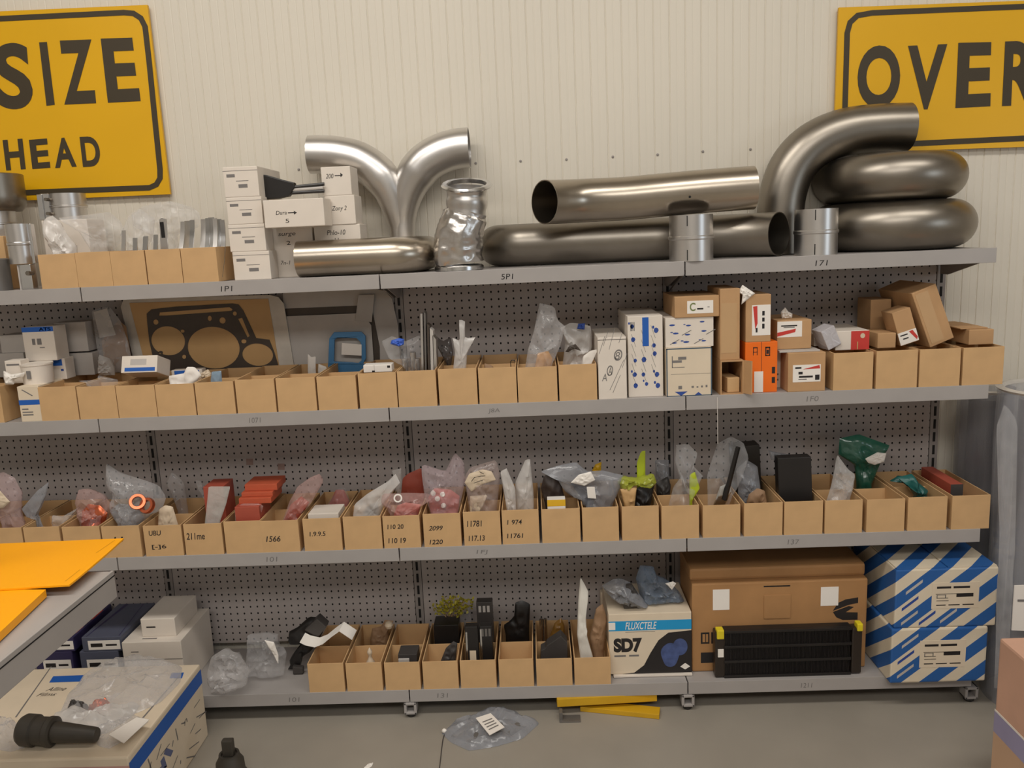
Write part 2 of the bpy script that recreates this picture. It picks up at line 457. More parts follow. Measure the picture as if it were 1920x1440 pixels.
# ------------------------------------------------------------------ the setting
SH = [1.596, 1.148, .647, .108]; D = .354; WY = .05
mb = MB(); g = .0565; x = -3.2; prof = []
gi = 0; g = .02825
while x < 6.4:
    gd = .0024 if gi % 2 == 0 else .0007; gi += 1
    prof += [(x, WY), (x+g-.006, WY), (x+g-.0035, WY+gd), (x+g-.002, WY+gd)]; x += g
    prof += [(x, WY)] if False else []
vs = [(px, py, z) for z in (0, 4.3) for px, py in prof]; n = len(prof)
fs = [(i, i+1, n+i+1, n+i) for i in range(n-1)]
b0 = len(vs); vs += [(-3.2, WY+.1, 0), (prof[-1][0], WY+.1, 0), (-3.2, WY+.1, 4.3), (prof[-1][0], WY+.1, 4.3)]
fs += [(b0, b0+2, b0+3, b0+1), (0, n, b0+2, b0), (n-1, b0+1, b0+3, 2*n-1)]
wall = structure('wall_back', MB().add(vs, fs), M_WALL)
for px, py in ((976, 302), (1062, 299), (1149, 294), (1233, 290), (1318, 284), (1407, 280), (560, 318), (892, 306)):
    p = W(px, py, WY); obj('wall_screw', MB().lathe([(0, -.004), (.004, -.003), (.005, 0)], p, (0, 1, 0), 10), M_UPR, wall, world=True)
structure('floor', MB().box(-3.2, 6.4, -8, WY+.1, -.05, 0), M_FLOOR)
M_ROOM = mat('pale room wall', (200, 196, 190), .7, 0, .02, 2)
structure('wall_front', MB().box(-3.2, 6.4, -8.1, -8, 0, 4.3), M_ROOM)
structure('wall_left', MB().box(-3.3, -3.2, -8, WY, 0, 4.3), M_ROOM)
structure('wall_right', MB().box(6.4, 6.5, -8, WY, 0, 4.3), M_ROOM)
structure('ceiling', MB().box(-3.2, 6.4, -8, WY+.1, 4.3, 4.36), M_CEIL)

# shelving run: uprights, perforated back panels, four levels of shelves in four bays
BAY = ['far left', 'left-hand', 'middle', 'right-hand']; LEV = ['top', 'second', 'third', 'bottom']
UPN = ['grey slotted upright left of the far left shelf bay', 'grey slotted upright between far left and left-hand shelf bays', 'grey slotted upright between left-hand and middle shelf bays',
       'grey slotted upright between middle and right-hand shelf bays', 'grey slotted upright closing the shelving at its right end']
for k in range(5):
    xx = k-1
    u = obj('shelf_upright', MB().box(-.016, .016, 0, .035, 0, 1.5), M_UPR, None, (xx, .004, .085), bev=.002)
    tag(u, UPN[k], 'upright', 'uprights of the shelving')
    s = MB(); z = .03
    while z < 1.46: s.box(-.0045, .0045, -.0012, .001, z, z+.036); z += .05
    obj('slot_row', s, M_DARK, u)
    f = MB(); lz = -.083
    f.tube([(0, -.002, -.022), (0, -.315, -.022)], .011, 8)
    fr = [(-.018, -.36, -.066), (.018, -.36, -.066), (.018, -.36, -.030), (-.018, -.36, -.030)]
    for i in range(4):
        p, q = V(fr[i]), V(fr[(i+1) % 4]); mx, Mx = [min(p[j], q[j])-.005 for j in range(3)], [max(p[j], q[j])+.005 for j in range(3)]
        f.box(mx[0], Mx[0], -.362, -.32, mx[2], Mx[2])
    obj('base_foot', f, M_SHELF, u, bev=.003)
    obj('foot_pad', MB().lathe([(.014, -.0845), (.017, -.08), (.015, -.07)], (0, -.342, 0), (0, 0, 1), 16), M_BLACK, u, smooth=True)
for k in range(4):
    p = obj('pegboard_panel', MB().box(.018, .982, 0, .018, 0, 1.44), M_PEG, None, (k-1, .006, .13))
    obj('edge_flange', MB().box(.018, .982, .0, .018, 1.4405, 1.452), M_UPR, p, bev=.002)
    tag(p, 'grey perforated back panel of the %s shelf bay' % BAY[k], 'pegboard', 'perforated back panels')
CODE = {(1, 0): ('1P1', .47, 'E'), (2, 0): ('5P1', .4, ''), (3, 0): ('171', .42, ''),
        (1, 1): ('1071', .52, ''), (2, 1): ('J8A', .335, ''), (3, 1): ('1F0', .4, ''),
        (1, 2): ('101', .53, ''), (2, 2): ('1FJ', .27, ''), (3, 2): ('137', .345, ''),
        (1, 3): ('101', .56, ''), (2, 3): ('131', .1, ''), (3, 3): ('1211', .4, '')}
for lv in range(4):
    for k in range(4):
        s = MB().box(.002, .998, -D+.003, -.002, -.028, 0)
        r = obj('metal_shelf', s, M_SHELF, None, (k-1, 0, SH[lv]), bev=.0015)
        tag(r, 'grey metal shelf at the %s level of the %s bay' % (LEV[lv], BAY[k]), 'shelf', 'metal shelves of the wall shelving')
        obj('front_lip', MB().box(.002, .998, -D, -D+.004, -.046, .0015), M_SHELF, r, bev=.0012)
        for xx in (() if lv == 3 else (.006,) if (k, lv) == (0, 0) else (.99,) if (k, lv) == (1, 0) else (.006, .99)):
            ps = [(xx, -.004, -.028), (xx, -.335, -.03), (xx, -.33, -.046), (xx, -.27, -.05), (xx, -.06, -.098), (xx, -.004, -.098)]
            obj('bracket', MB().prism(ps, (.004, 0, 0)), M_UPR, r)
        if (k, lv) in CODE:
            t, a, _ = CODE[(k, lv)]
            fr = Fr((0, -D, -.046), (1, 0, 0), (0, 0, 1), (0, -1, 0), 1, .046)
            ink(r, fr, [(t, a, .3, a+.04, .68, .0, .1)], M_GINK if lv else M_INK, 'shelf_code')

# ------------------------------------------------------------------ signs on the wall
def sign(label, poly, border, letters, Y=.028):
    ps = [W(a, b, Y) for a, b in poly]; c = sum(ps, V())/4
    s = obj('road_sign', MB().prism(ps, (0, .012, 0)), M_YELLOW, None, (c.x, Y, c.z), world=True)
    tag(s, label, 'sign', 'yellow signs on the wall')
    mb = MB()
    P = [V((a, b, 0)) for a, b in border]; n = len(P); o = []; i_ = []
    for i in range(n):
        a, b, cc = P[i-1] if i else P[i], P[i], P[(i+1) % n] if i < n-1 else P[i]
        t = (cc-a).normalized(); nn = V((-t.y, t.x, 0))*5.2; o.append(b+nn); i_.append(b-nn)
    mb.add([W(p.x, p.y, Y-.0012) for p in o]+[W(p.x, p.y, Y-.0012) for p in i_], [(n+i, n+i+1, i+1, i) for i in range(n-1)])
    obj('border_line', mb, M_SIGNBLK, s, world=True)
    for ch, q in letters:
        vs, fs = glyphs(ch, .032); tl, tr, br, bl = [V((a, b, 0)) for a, b in q]
        m2 = MB().add([W(*(bl.lerp(br, u).lerp(tl.lerp(tr, u), v))[:2], Y-.0012) for u, v in vs], fs)
        obj('letter', m2, M_SIGNBLK, s, world=True)
def q1(*a): return [(x*.389, y*.389) for x, y in a]
def q2(*a): return [(1380+x*.375, y*.375) for x, y in a]
def shift(q, d): return [(x+d, y) for x, y in q]
S_ = q1((-40, 212), (137, 202), (165, 522), (-12, 530))
H_ = q1((12, 675), (108, 668), (124, 815), (30, 822)); A_ = q1((258, 668), (350, 660), (370, 803), (266, 810)); D_ = q1((383, 660), (472, 656), (490, 800), (400, 805))
LH = q1((240, 665), (362, 660), (370, 803), (266, 810))
def back(q, dx): return [(x-dx, y+dx*.045) for x, y in q]
sign('yellow road sign reading SIZE over HEAD, at the left end of the wall',
     [(-470, 42), (276, 9), (319, 364), (-470, 398)],
     [(-440, 57), (-200, 45), (100, 30), (232, 23.5), (250, 25), (264, 34), (272, 50), (280, 120), (291, 230), (300, 318), (300, 334), (293, 346), (280, 352), (100, 359), (-200, 372), (-440, 383)],
     [('S', S_), ('I', q1((188, 204), (226, 202), (264, 505), (224, 510))), ('Z', q1((275, 196), (440, 190), (470, 497), (310, 504))), ('E', q1((485, 186), (640, 181), (678, 487), (520, 495))),
      ('R', back(S_, 84)), ('E', back(S_, 164)), ('V', back(S_, 248)), ('O', back(S_, 340)),
      ('H', H_), ('E', q1((139, 674), (228, 667), (243, 808), (156, 815))), ('A', A_), ('D', D_), ('A', back(A_, 154))])
O_ = q2((612, 232), (820, 222), (822, 532), (604, 542)); E_ = q2((1112, 214), (1280, 210), (1272, 531), (1097, 540))
R_ = q2((1346, 207), (1516, 202), (1506, 524), (1330, 530))
def fwd(q, dx): return [(x+dx, y-dx*.03) for x, y in q]
sign('yellow road sign reading OVER, at the right end of the wall',
     [(1573, 14), (2330, -14), (2330, 262), (1563, 287)],
     [(2320, -2), (1925, 12), (1636, 24), (1608, 29), (1594, 42), (1588.5, 62), (1583, 250), (1585, 264), (1596, 273), (1614, 274), (1925, 259), (2320, 246)],
     [('O', O_), ('V', q2((860, 229), (1057, 220), (1048, 543), (848, 550))), ('E', E_), ('R', R_),
      ('S', fwd(R_, 88)), ('I', [fwd(R_, 176)[0], fwd(R_, 194)[0], fwd(R_, 194)[3], fwd(R_, 176)[3]]), ('Z', fwd(R_, 218)), ('E', fwd(R_, 302))])

# ------------------------------------------------------------------ lamps and air
def lamp(name, loc, sx, sy, energy, rgb, rot=(0, 0, 0)):
    l = bpy.data.lights.new(name, 'AREA'); l.shape = 'RECTANGLE'; l.size = sx; l.size_y = sy; l.energy = energy; l.color = rgb
    o = bpy.data.objects.new(name, l); COL.objects.link(o); o.location = loc; o.rotation_euler = rot; return o
WARM = (1, .95, .88)
lamp('ceiling_lamp', (.2, -2.0, 4.2), 2.6, .5, 66, WARM)
lamp('ceiling_lamp', (3.3, -2.2, 4.2), 2.4, .5, 44, WARM)
lamp('ceiling_lamp', (1.2, -5.2, 4.2), 4.5, 1.4, 160, (1, .96, .91))
lamp('doorway_light', (6.2, -4.4, 2.0), 1.2, 2.2, 28, (.74, .87, 1), (0, R(90), 0))
w = bpy.data.worlds.new('World'); scene.world = w; w.use_nodes = True
w.node_tree.nodes['Background'].inputs[0].default_value = (1, .94, .87, 1); w.node_tree.nodes['Background'].inputs[1].default_value = .2
vs_ = scene.view_settings; vs_.view_transform = 'Standard'; vs_.look = 'None'; vs_.exposure = -.12; vs_.gamma = 1; vs_.use_curve_mapping = False
# ------------------------------------------------------------------ top shelf
Z1, Z2, Z3, Z4 = SH
BINS = {}; RIM = {}; DEPTH = {}; NODIV = {'a1', 'a2', 'a3', 'a4', 'a5', 's6', 's7', 's20', 's21', 's25', 't8'}
def make_bin(key, px0, px1, pyt, z, d, label, writing=None, Y=-.352, group=None, divider=True, pyb=None):
    pyb = pyb or pyt+60
    a, b = W(px0, pyb, Y), W(px1, pyb, Y); w = b.x-a.x; cx = (a.x+b.x)/2
    h = W((px0+px1)/2, pyt, Y).z-z-.001; t = .0035
    h = min(max(h, .09), .135)
    mb = MB(); i0, i1 = w/2-t, t
    O = [(-w/2, 0), (w/2, 0), (w/2, d), (-w/2, d)]; I = [(-i0, t), (i0, t), (i0, d-t), (-i0, d-t)]
    v = [(x, y, 0) for x, y in O]+[(x, y, h) for x, y in O]+[(x, y, h) for x, y in I]+[(x, y, t) for x, y in I]
    f = [(3, 2, 1, 0), (12, 13, 14, 15)]
    for i in range(4):
        j = (i+1) % 4; f += [(i, j, 4+j, 4+i), (4+i, 4+j, 8+j, 8+i), (8+i, 8+j, 12+j, 12+i)]
    mb.add(v, f)
    o = obj('cardboard_bin', mb, M_CARD, None, (cx, Y, z+.001), bev=.0008)
    DIM[o.name] = (w, d, h); tag(o, label, 'bin', group); RIM[key] = z+.001+h; DEPTH[key] = d
    if divider and key not in NODIV: obj('divider', MB().box(-i0, i0, d*.5, d*.5+.003, t, h-.012), M_CARD, o)
    for it in writing or (): ink(o, face(o, 'front'), [it], M_INK, 'handwriting')
    BINS[key] = (cx, z+.0045, Y, w); return o
GB = ['cardboard bins in the row on the top shelf', 'cardboard bins on the second shelf', 'cardboard bins on the third shelf', 'cardboard bins on the bottom shelf']
for key, a, b, t, bb, lab in (('a1', 79, 148, 476, 540, 'cardboard bin on the top shelf holding a frosted bag with a looped handle'),
        ('a2', 148, 213, 472, 537, 'cardboard bin on the top shelf, second from the left in its row of five'),
        ('a3', 213, 277, 470, 534, 'cardboard bin on the top shelf, middle one of its row of five'),
        ('a4', 279, 344, 467, 532, 'cardboard bin on the top shelf with a grey slotted clamp standing in it'),
        ('a5', 345, 411, 464, 530, 'cardboard bin at the right end of the top shelf row, full of shiny straps')):
    make_bin(key, a, b, t, Z1, .17, lab, None, -.352, GB[0], False, bb)

def ring(label, px, pyb, pyt, rpx, Y, m=None, name='pipe_clamp', cat='clamp', bead=True, slot=True, wall=.002, z=None, group=None, extra=None):
    p = W(px, pyb, Y); q = W(px, pyt, Y); r = (W(px+rpx, pyb, Y)-p).length; z = p.z if z is None else z; h = q.z-z
    o = empty(name, (p.x, Y, z)); tag(o, label, cat, group)
    pf = [(r, 0), (r, h*.46)]+([(r*1.04, h*.48), (r*1.04, h*.53)] if bead else [])+[(r, h*.55), (r, h), (r-wall, h), (r-wall, 0), (r, 0)]
    obj('sleeve', MB().lathe(pf, n=40), m or M_ALUM, o, smooth=True, ang=25)
    if slot:
        mb = MB()
        for z0, z1 in ((.02, .25), (.76, .98)): mb.box(-.0015-r*.35, .0015-r*.35, -r*.945, -r*.93, h*z0, h*z1)
        obj('slot', mb, M_DARK, o)
    return o, r, h
# things left of the bins
o, r, h = ring('dark grey steel can at the left edge of the top shelf', -6, 546, 487, 27, -.29, M_MGREY, 'steel_can', 'can', False, False, z=Z1)
obj('can_lid', MB().lathe([(r, h), (r-.004, h+.004), (.001, h+.004)]), M_MGREY, o, smooth=True)
c1 = carton('brown carton standing behind the dark can at the left edge of the top shelf', -40, 20, 540, 443, -.2, .15, Z1, M_CARD)
o, r, h = ring('wide silver band clamp stacked on the brown carton at the left edge', -8, 443, 397, 38, -.125, M_ALUM, slot=False, z=top(c1))
zt = top(c1)+h
o = empty('steel_bend', (W(-4, 395, -.125).x, -.125, zt)); tag(o, 'dark grey round steel pipe end topmost on the left edge stack, overlapping the sign', 'pipe')
r = .095
obj('cap_body', MB().lathe([(r*.8, 0), (r*.98, .02), (r, .05), (r, .125), (r-.004, .128), (r-.006, .125), (r-.006, .11), (.001, .1)], n=40), M_STEEL, o, smooth=True, ang=50)
sc = box_('metal_bracket', 'flat zinc bracket standing on the shelf left of the bin row', 'bracket', W(37, 540, -.3).x, W(63, 540, -.3).x, -.3, .03, Z1, .085, M_CHROME)
obj('side_plate', MB().box(-.02, -.016, -.004, .05, 0, .082), M_GREYW, sc); obj('bolt', MB().lathe([(.008, 0), (.008, .03)], (.022, .01, .055), (0, -1, 0), 6), M_STEEL, sc)
o, r, h = ring('silver band clamp with a bolt flange between the left stack and the bins', 54, 492, 420, 22, -.24, M_ALUM, slot=False, z=Z1+.087)
o.location.y = -.27
obj('flange', MB().box(r*.9, r*.9+.012, -.012, .012, 0, h), M_CHROME, o, bev=.002)
b_ = box_('carton', 'plain carton hidden behind the bins carrying the upper silver clamp', 'box', W(85, 470, -.15).x, W(170, 470, -.15).x, -.15, .12, Z1, W(120, 413, -.1).z-Z1, M_WHITE)
o, r, h = ring('silver exhaust band clamp lying above the first bins under the sign', 132, 413, 363, 31, -.09, M_ALUM, slot=False, z=top(b_))
obj('flange', MB().box(-r*1.35, -r*.85, -.03, -.022, .002, h*1.02), M_CHROME, o, bev=.001); obj('flange', MB().box(-r*1.5, -r*1.2, -.035, -.027, .004, h), M_CHROME, o, bev=.001)
for zz in (.25, .78): obj('bolt', MB().lathe([(.006, 0), (.006, .02)], (-r*.72, -.045, h*zz), (0, -1, 0), 8), M_STEEL, o)
# bags and straps in the top bins
lump('frosted bag with a looped handle rising from the first top-shelf bin', [(82, 476), (88, 450), (80, 425), (84, 409), (98, 404), (112, 415), (126, 440), (144, 462), (143, 474)], -.275, .04, M_FROST, bin_='a1')
lump('clear creased bag in the second bin of the top shelf', [(150, 474), (148, 430), (110, 408), (150, 404), (205, 397), (226, 415), (236, 440), (222, 460), (210, 472)], -.265, .04, M_CLEAR, bin_='a2')
lump('clear bag in the middle bin of the top shelf', [(218, 470), (226, 440), (240, 405), (262, 392), (290, 410), (286, 440), (276, 468)], -.255, .035, M_CLEAR, bin_='a3')
lump('large domed clear bag over the right half of the top bin row', [(282, 440), (250, 425), (246, 398), (280, 382), (320, 377), (360, 388), (376, 402), (374, 425), (330, 440)], -.125, .045, M_CLEAR, z=Z1+.003)
def strap(label, px, pyb, pyt, Y, m, wpx, lean=0, bend=.3, group='zinc straps in the top bins'):
    a, b = W(px, pyb, Y), W(px+lean, pyt, Y); w = wpx/545; hgt = b.z-a.z; z0 = Z1+.01
    mb = MB(); pts = []
    for i in range(9):
        t = i/8; pts.append(V((a.x+(b.x-a.x)*t, Y-.012+math.sin(t*math.pi*.55)*bend*.05, z0+(b.z-z0)*t)))
    vs = []; fs = []
    for p in pts: vs += [p+V((-w/2, 0, 0)), p+V((w/2, 0, 0)), p+V((w/2, .004, 0)), p+V((-w/2, .004, 0))]
    for i in range(8):
        for j in range(4): fs.append((i*4+j, i*4+(j+1) % 4, i*4+4+(j+1) % 4, i*4+4+j))
    fs += [(3, 2, 1, 0), (32, 33, 34, 35)]
    o = obj('metal_strap', MB().add(vs, fs), m, None, (a.x, Y, z0), world=True, smooth=True, ang=30)
    tag(o, label, 'strap', group); return o
for px, pyt, lean, m, wd, lab in ((222, 432, 9, M_ALUM, 7, 'slotted grey strap leaning in the middle top bin'), (246, 446, 6, M_CHROME, 8, 'short curved zinc strap in the middle top bin, left one'), (262, 443, 10, M_CHROME, 9, 'short curved zinc strap in the middle top bin, right one'),
        (283, 440, 8, M_CHROME, 8, 'curved zinc strap at the left of the fourth top bin')):
    strap(lab, px, 470, pyt, -.3, m, wd, lean)
s = plate('upright grey clamp plate with a long slot in the fourth top bin', [(298, 470), (298, 412), (303, 408), (311, 410), (312, 470)], -.3, .006, M_ALUM, 'clamp_plate', 'plate', z=Z1+.012)
p0, p1 = W(303, 446, -.3), W(306.5, 416, -.3)
obj('slot', MB().box(p0.x, p1.x, -.3008, -.3, p0.z, p1.z), M_DARK, s, world=True)
NTH = ['first', 'second', 'third', 'fourth', 'fifth', 'sixth', 'seventh', 'eighth', 'ninth']
for i in range(9):
    strap('bright zinc strap in the rightmost top bins, %s of the fan from the left' % NTH[i], (321+i*10.5 if i < 3 else 366+(i-3)*8.6), 466, 407+abs(i-5)*1.6, -.31+(i % 2)*.05, M_CHROME if i % 3 else M_ALUM, 11 if i % 2 else 8, 8-i*1.6, 1.4)

# white cartons
mk = [(.1, .66, .34, .76), (.42, .3, .68, .42), (.36, .52, .72, .54)]
z = Z1; labs = ['lowest', 'second from the bottom', 'third from the bottom', 'topmost']
for i, (a, b, pb, pt) in enumerate(((440, 509, 522, 471), (432, 500, 471, 420), (428, 494, 420, 369), (422, 487, 369, 312))):
    c = carton('white parts carton, %s of the tall column right of the bins' % labs[i], a, b, pb, pt, -.31, .25 if i == 3 else .083, z, M_WHITE, group='white cartons in the column')
    z = top(c); ink(c, face(c, 'front'), mk, M_GINK); ink(c, face(c, 'front'), [(0, .86, 1, .875)], M_GINK, 'lid_seam')
cH = carton('tall white carton with arrow notes standing right of the column', 502, 592, 521, 427, -.222, .2, Z1, M_WHITE)
ink(cH, face(cH, 'front'), [('surge', .3, .82, .66, .9, 0, .2), ('2', .46, .66, .54, .74), ('7n-1', .3, .26, .5, .34, 0, .2)], M_INK, 'handwriting')
cI = carton('white carton marked above the lower pipe, right of the tall one', 596, 682, 521, 421, -.222, .12, Z1, M_WHITE)
ink(cI, face(cI, 'front'), [('Phlo-10', .28, .8, .68, .9, 0, .2), ('U', .44, .66, .52, .74)], M_INK, 'handwriting')
cE = carton('wide white carton with an arrow note carrying the black paddle', 497, 610, 426, 373, -.335, .105, top(cH), M_WHITE)
ink(cE, face(cE, 'front'), [('Dura', .2, .46, .38, .6, 0, .2), (.4, .5, .5, .53), ((.5, .44), (.55, .51), (.5, .58)), ('5', .35, .16, .41, .3)], M_INK, 'handwriting')
cF = carton('small white carton with a scribbled note under the topmost box', 612, 668, 420, 366, -.225, .12, top(cI), M_WHITE)
ink(cF, face(cF, 'front'), [('Zony 2', .22, .44, .72, .64, 0, .3)], M_INK, 'handwriting')
cG = carton('small white carton with an arrow, topmost of the right-hand white stack', 605, 660, 366, 312, -.225, .12, top(cF), M_WHITE)
ink(cG, face(cG, 'front'), [('200', .16, .6, .42, .76, 0, .2), (.46, .67, .66, .7), ((.66, .62), (.74, .7), (.66, .78))], M_INK, 'handwriting')
# black paddle-shaped spout lying on the wide carton
zp = top(cE)
pd = empty('duct_spout', (W(520, 370, -.25).x, -.25, zp)); tag(pd, 'black fan-shaped plastic spout with two thin arms on the wide white carton', 'spout')
blade = [W(a, b, -.25) for a, b in ((494, 374), (484, 356), (481, 340), (484, 326), (500, 328), (530, 337), (551, 342), (552, 352), (541, 368), (520, 372))]
blade = [V((p.x, p.y, max(p.z, zp+.001))) for p in blade]
obj('blade', MB().prism(blade, (0, .03, 0)), M_BLACK, pd, world=True, bev=.004)
for (a, b, c, d, m) in ((540, 352, 608, 345, M_BLACK), (540, 362, 608, 358, M_BLACK), (540, 357, 606, 352, M_GREYW)):
    q0, q1_ = W(a, b, -.24), W(c, d, -.24); obj('arm', MB().tube([q0, q1_], .006, 8), m, pd, world=True)

# exhaust tubes
def pipe(label, pts, rad, m, wall=.003, name='exhaust_pipe', cat='pipe', zb=None, n=36, group=None):
    mb = MB().tube(pts, rad, n, wall)
    c = sum((V(p) for p in pts), V())/len(pts); zl = min(v.z for v in mb.v)
    if zb is not None:
        for v in mb.v: v.z += zb-zl
        zl = zb
    o = obj(name, mb, m, None, (c.x, c.y, zl), world=True, smooth=True, ang=50); tag(o, label, cat, group); return o
# Y branch
yb = -.028
stem = [(757, 448), (757, 440), (757, 428), (758, 395), (764, 362), (778, 330), (800, 304), (830, 287), (858, 279), (880, 277)]
pr = pipe('aluminised Y-branch pipe leaning on the wall behind the white boxes', catmull([W(a, b, yb) for a, b in stem], 5), [.043+.027*min(1, max(0, (i-12)/14)) for i in range(46)], M_ALUM, name='exhaust_branch', cat='pipe')
pr.location.z += 0
lft = [(752, 452), (749, 420), (742, 388), (728, 352), (704, 322), (672, 301), (636, 292), (608, 290), (581, 290)]
obj('left_bend', MB().tube(catmull([W(a, b, yb) for a, b in lft], 5), [.040+.027*min(1, max(0, (i-4)/14)) for i in range(41)], 36, .003), M_ALUM, pr, world=True, smooth=True, ang=50)
wl = MB()
for i in range(9): p = W(737.5+i*.2, 385+i*8, yb-.03); wl.lathe([(.001, -.004), (.004, 0), (.001, .004)], p, (0, 0, 1), 8)
obj('weld_seam', wl, M_CHROME, pr, world=True, smooth=True)
# lower left pipe
p0 = W(560, 484, -.287); zc = Z1+.061; rr = .06
p1 = W(728, 483, -.287)
pts = [V((p0.x+(p1.x-p0.x)*i/10, -.287, zc)) for i in range(11)]+arc((p1.x, -.187, zc), (0, -1, 0), (1, 0, 0), .1, 6, 90, 14)+[V((p1.x+.1, -.05, zc))]
pipe('short dark steel pipe lying at the shelf front before the white cartons', pts, rr, M_STEEL2, zb=Z1+.001)
# long pipe lying behind the front clamp
rr = .073; zc = Z1+.074; y0 = -.125; e = W(1449, 441, -.23)
cx0 = e.x-.26
pts = arc((W(985, 465, y0).x, y0+.1, zc), (-1, 0, 0), (0, -1, 0), .1, 0, 84, 14)
pts += [V((W(985, 465, y0).x+(cx0-W(985, 465, y0).x)*i/12, y0, zc)) for i in range(13)]
pts += [V((cx0+.37*math.sin(R(a)), y0-.37*(1-math.cos(R(a))), zc)) for a in range(5, 46, 5)]
last = pts[-1]; pts.append(last+V((math.cos(R(45)), -math.sin(R(45)), 0))*.02)
pipe('long dark steel pipe with curved ends lying on the shelf behind the front clamp', pts, rr, M_STEEL, zb=Z1+.001)
ua = W(1021, 379, -.30)
up = [W(1021, 379, -.31), W(1046, 378.5, -.278), W(1080, 377, -.245), W(1120, 375, -.23), W(1170, 372.5, -.225), W(1230, 367, -.225), W(1300, 360.5, -.225), W(1370, 355, -.225), W(1413, 352, -.225)]
dz = 0.0
pu = pipe('open-ended dark steel pipe resting across the top of the long pipe', catmull(up, 5), .0715, M_STEEL2)
ho = W(1294, 369, -.3); obj('drilled_hole', MB().lathe([(.004, 0), (.004, .003)], ho+V((0, .0035, 0)), (0, 1, 0), 12), M_DARK, pu, world=True)
# silver sleeves
ring('silver sleeve coupling with a bead standing at the shelf front in the middle', 1296, 489, 403, 40.5, -.289, M_ALUM, 'sleeve_coupling', 'coupling', z=Z1)
ring('silver sleeve coupling standing left of the two stacked U-bends', 1529, 477, 392, 39, -.27, M_ALUM, 'sleeve_coupling', 'coupling', z=Z1)
# foil elbow
fe = empty('foil_elbow', (W(862, 508, -.25).x, -.262, Z1)); tag(fe, 'foil-wrapped exhaust elbow with open flange standing on the top shelf', 'elbow')
ctr = catmull([W(863, 494, -.262), W(860, 470, -.262), W(862, 445, -.262), W(869, 420, -.262), W(876, 395, -.262)], 9)
nk = len(ctr); nb = MB().tube(ctr, [.076+.007*math.sin(min(1, i/(nk*.75))*math.pi)-(.008 if i > nk-5 else 0) for i in range(nk)], 60)
for p in nb.v:
    a = mn.noise(V((p.x*11, p.y*11, p.z*9)))*.012+(.4-abs(mn.noise(p*24+V((3, 1, 2))))*2)*.0045+(.3-abs(mn.noise(p*58))*2)*.002
    d = V((p.x-fe.location.x-.01, p.y+.262, 0))
    if d.length > 1e-6: p += d.normalized()*a
obj('foil_wrap', nb, M_FOIL, fe, world=True, smooth=True, ang=50)
tp = catmull([W(874, 405, -.262), W(875, 385, -.262), W(875, 366, -.262), W(875, 350, -.266)], 4)
obj('neck', MB().tube(tp, [.066]*4+[.069]*3+[.066]*3+[.068]*3, 40, .003), M_ALUM, fe, world=True, smooth=True)
t0, axs = W(875, 347, -.268), V((.04, -.30, 1)).normalized()
obj('top_flange', MB().lathe([(.066, -.008), (.08, -.007), (.086, 0), (.08, .006), (.066, .005), (.066, -.008)], t0, axs, 44), M_CHROME, fe, world=True, smooth=True)
obj('bottom_ring', MB().lathe([(.07, 0), (.083, .001), (.083, .013), (.076, .018), (.07, .018), (.07, 0)], (fe.location.x, -.262, Z1+.001), n=44), M_CHROME, fe, world=True, smooth=True)
# tall elbow and the stacked U-bends
el = [(1462, 478), (1462, 440), (1463, 400), (1469, 360), (1484, 320), (1510, 287), (1545, 264), (1590, 249), (1645, 243), (1703, 241)]
pipe('large dark steel elbow rising behind the clamp and opening before the right sign', catmull([W(a, b, -.058) for a, b in el], 5), .081, M_STEEL, zb=Z1+.001)
def ubend(label, pxl, pxr, py, Yf, rr, zb):
    a = W(pxl, py, -.15).x+rr; b = W(pxr, py, -.15).x-rr; c = (a+b)/2; Rb = (b-a)/2; yc = Yf+rr+Rb; zc = zb+rr
    ye = .045-.004
    pts = [V((a, min(ye, yc+.12)*(1-i/3)+yc*i/3, zc)) for i in range(3)] if yc < ye-.01 else []
    pts += arc((c, yc, zc), (-1, 0, 0), (0, -1, 0), Rb, 0, 180, 32)
    pts += [V((b, yc*(1-i/3)+min(ye, yc+.12)*i/3, zc)) for i in (1, 2, 3)] if yc < ye-.01 else []
    return pipe(label, pts, rr, M_STEEL, zb=zb, group=None)
ubend('lower dark steel U-bend lying at the right end of the top shelf', 1546, 1839, 420, -.335, .083, Z1+.001)
ubend('upper dark steel U-bend stacked on the lower one below the right sign', 1557, 1820, 330, -.32, .079, Z1+.001+.166)

cb_ = catmull([W(1284, 514, -.36), W(1281, 521, -.36), W(1270, 527, -.345), W(1263, 535, -.3), W(1255, 545, -.2)], 6)
tag(obj('cable', MB().tube(cb_, .0025, 6), M_BLACK, None, cb_[0], world=True, smooth=True), 'short black cable looping down from the shelf joint under the silver sleeve', 'cable')
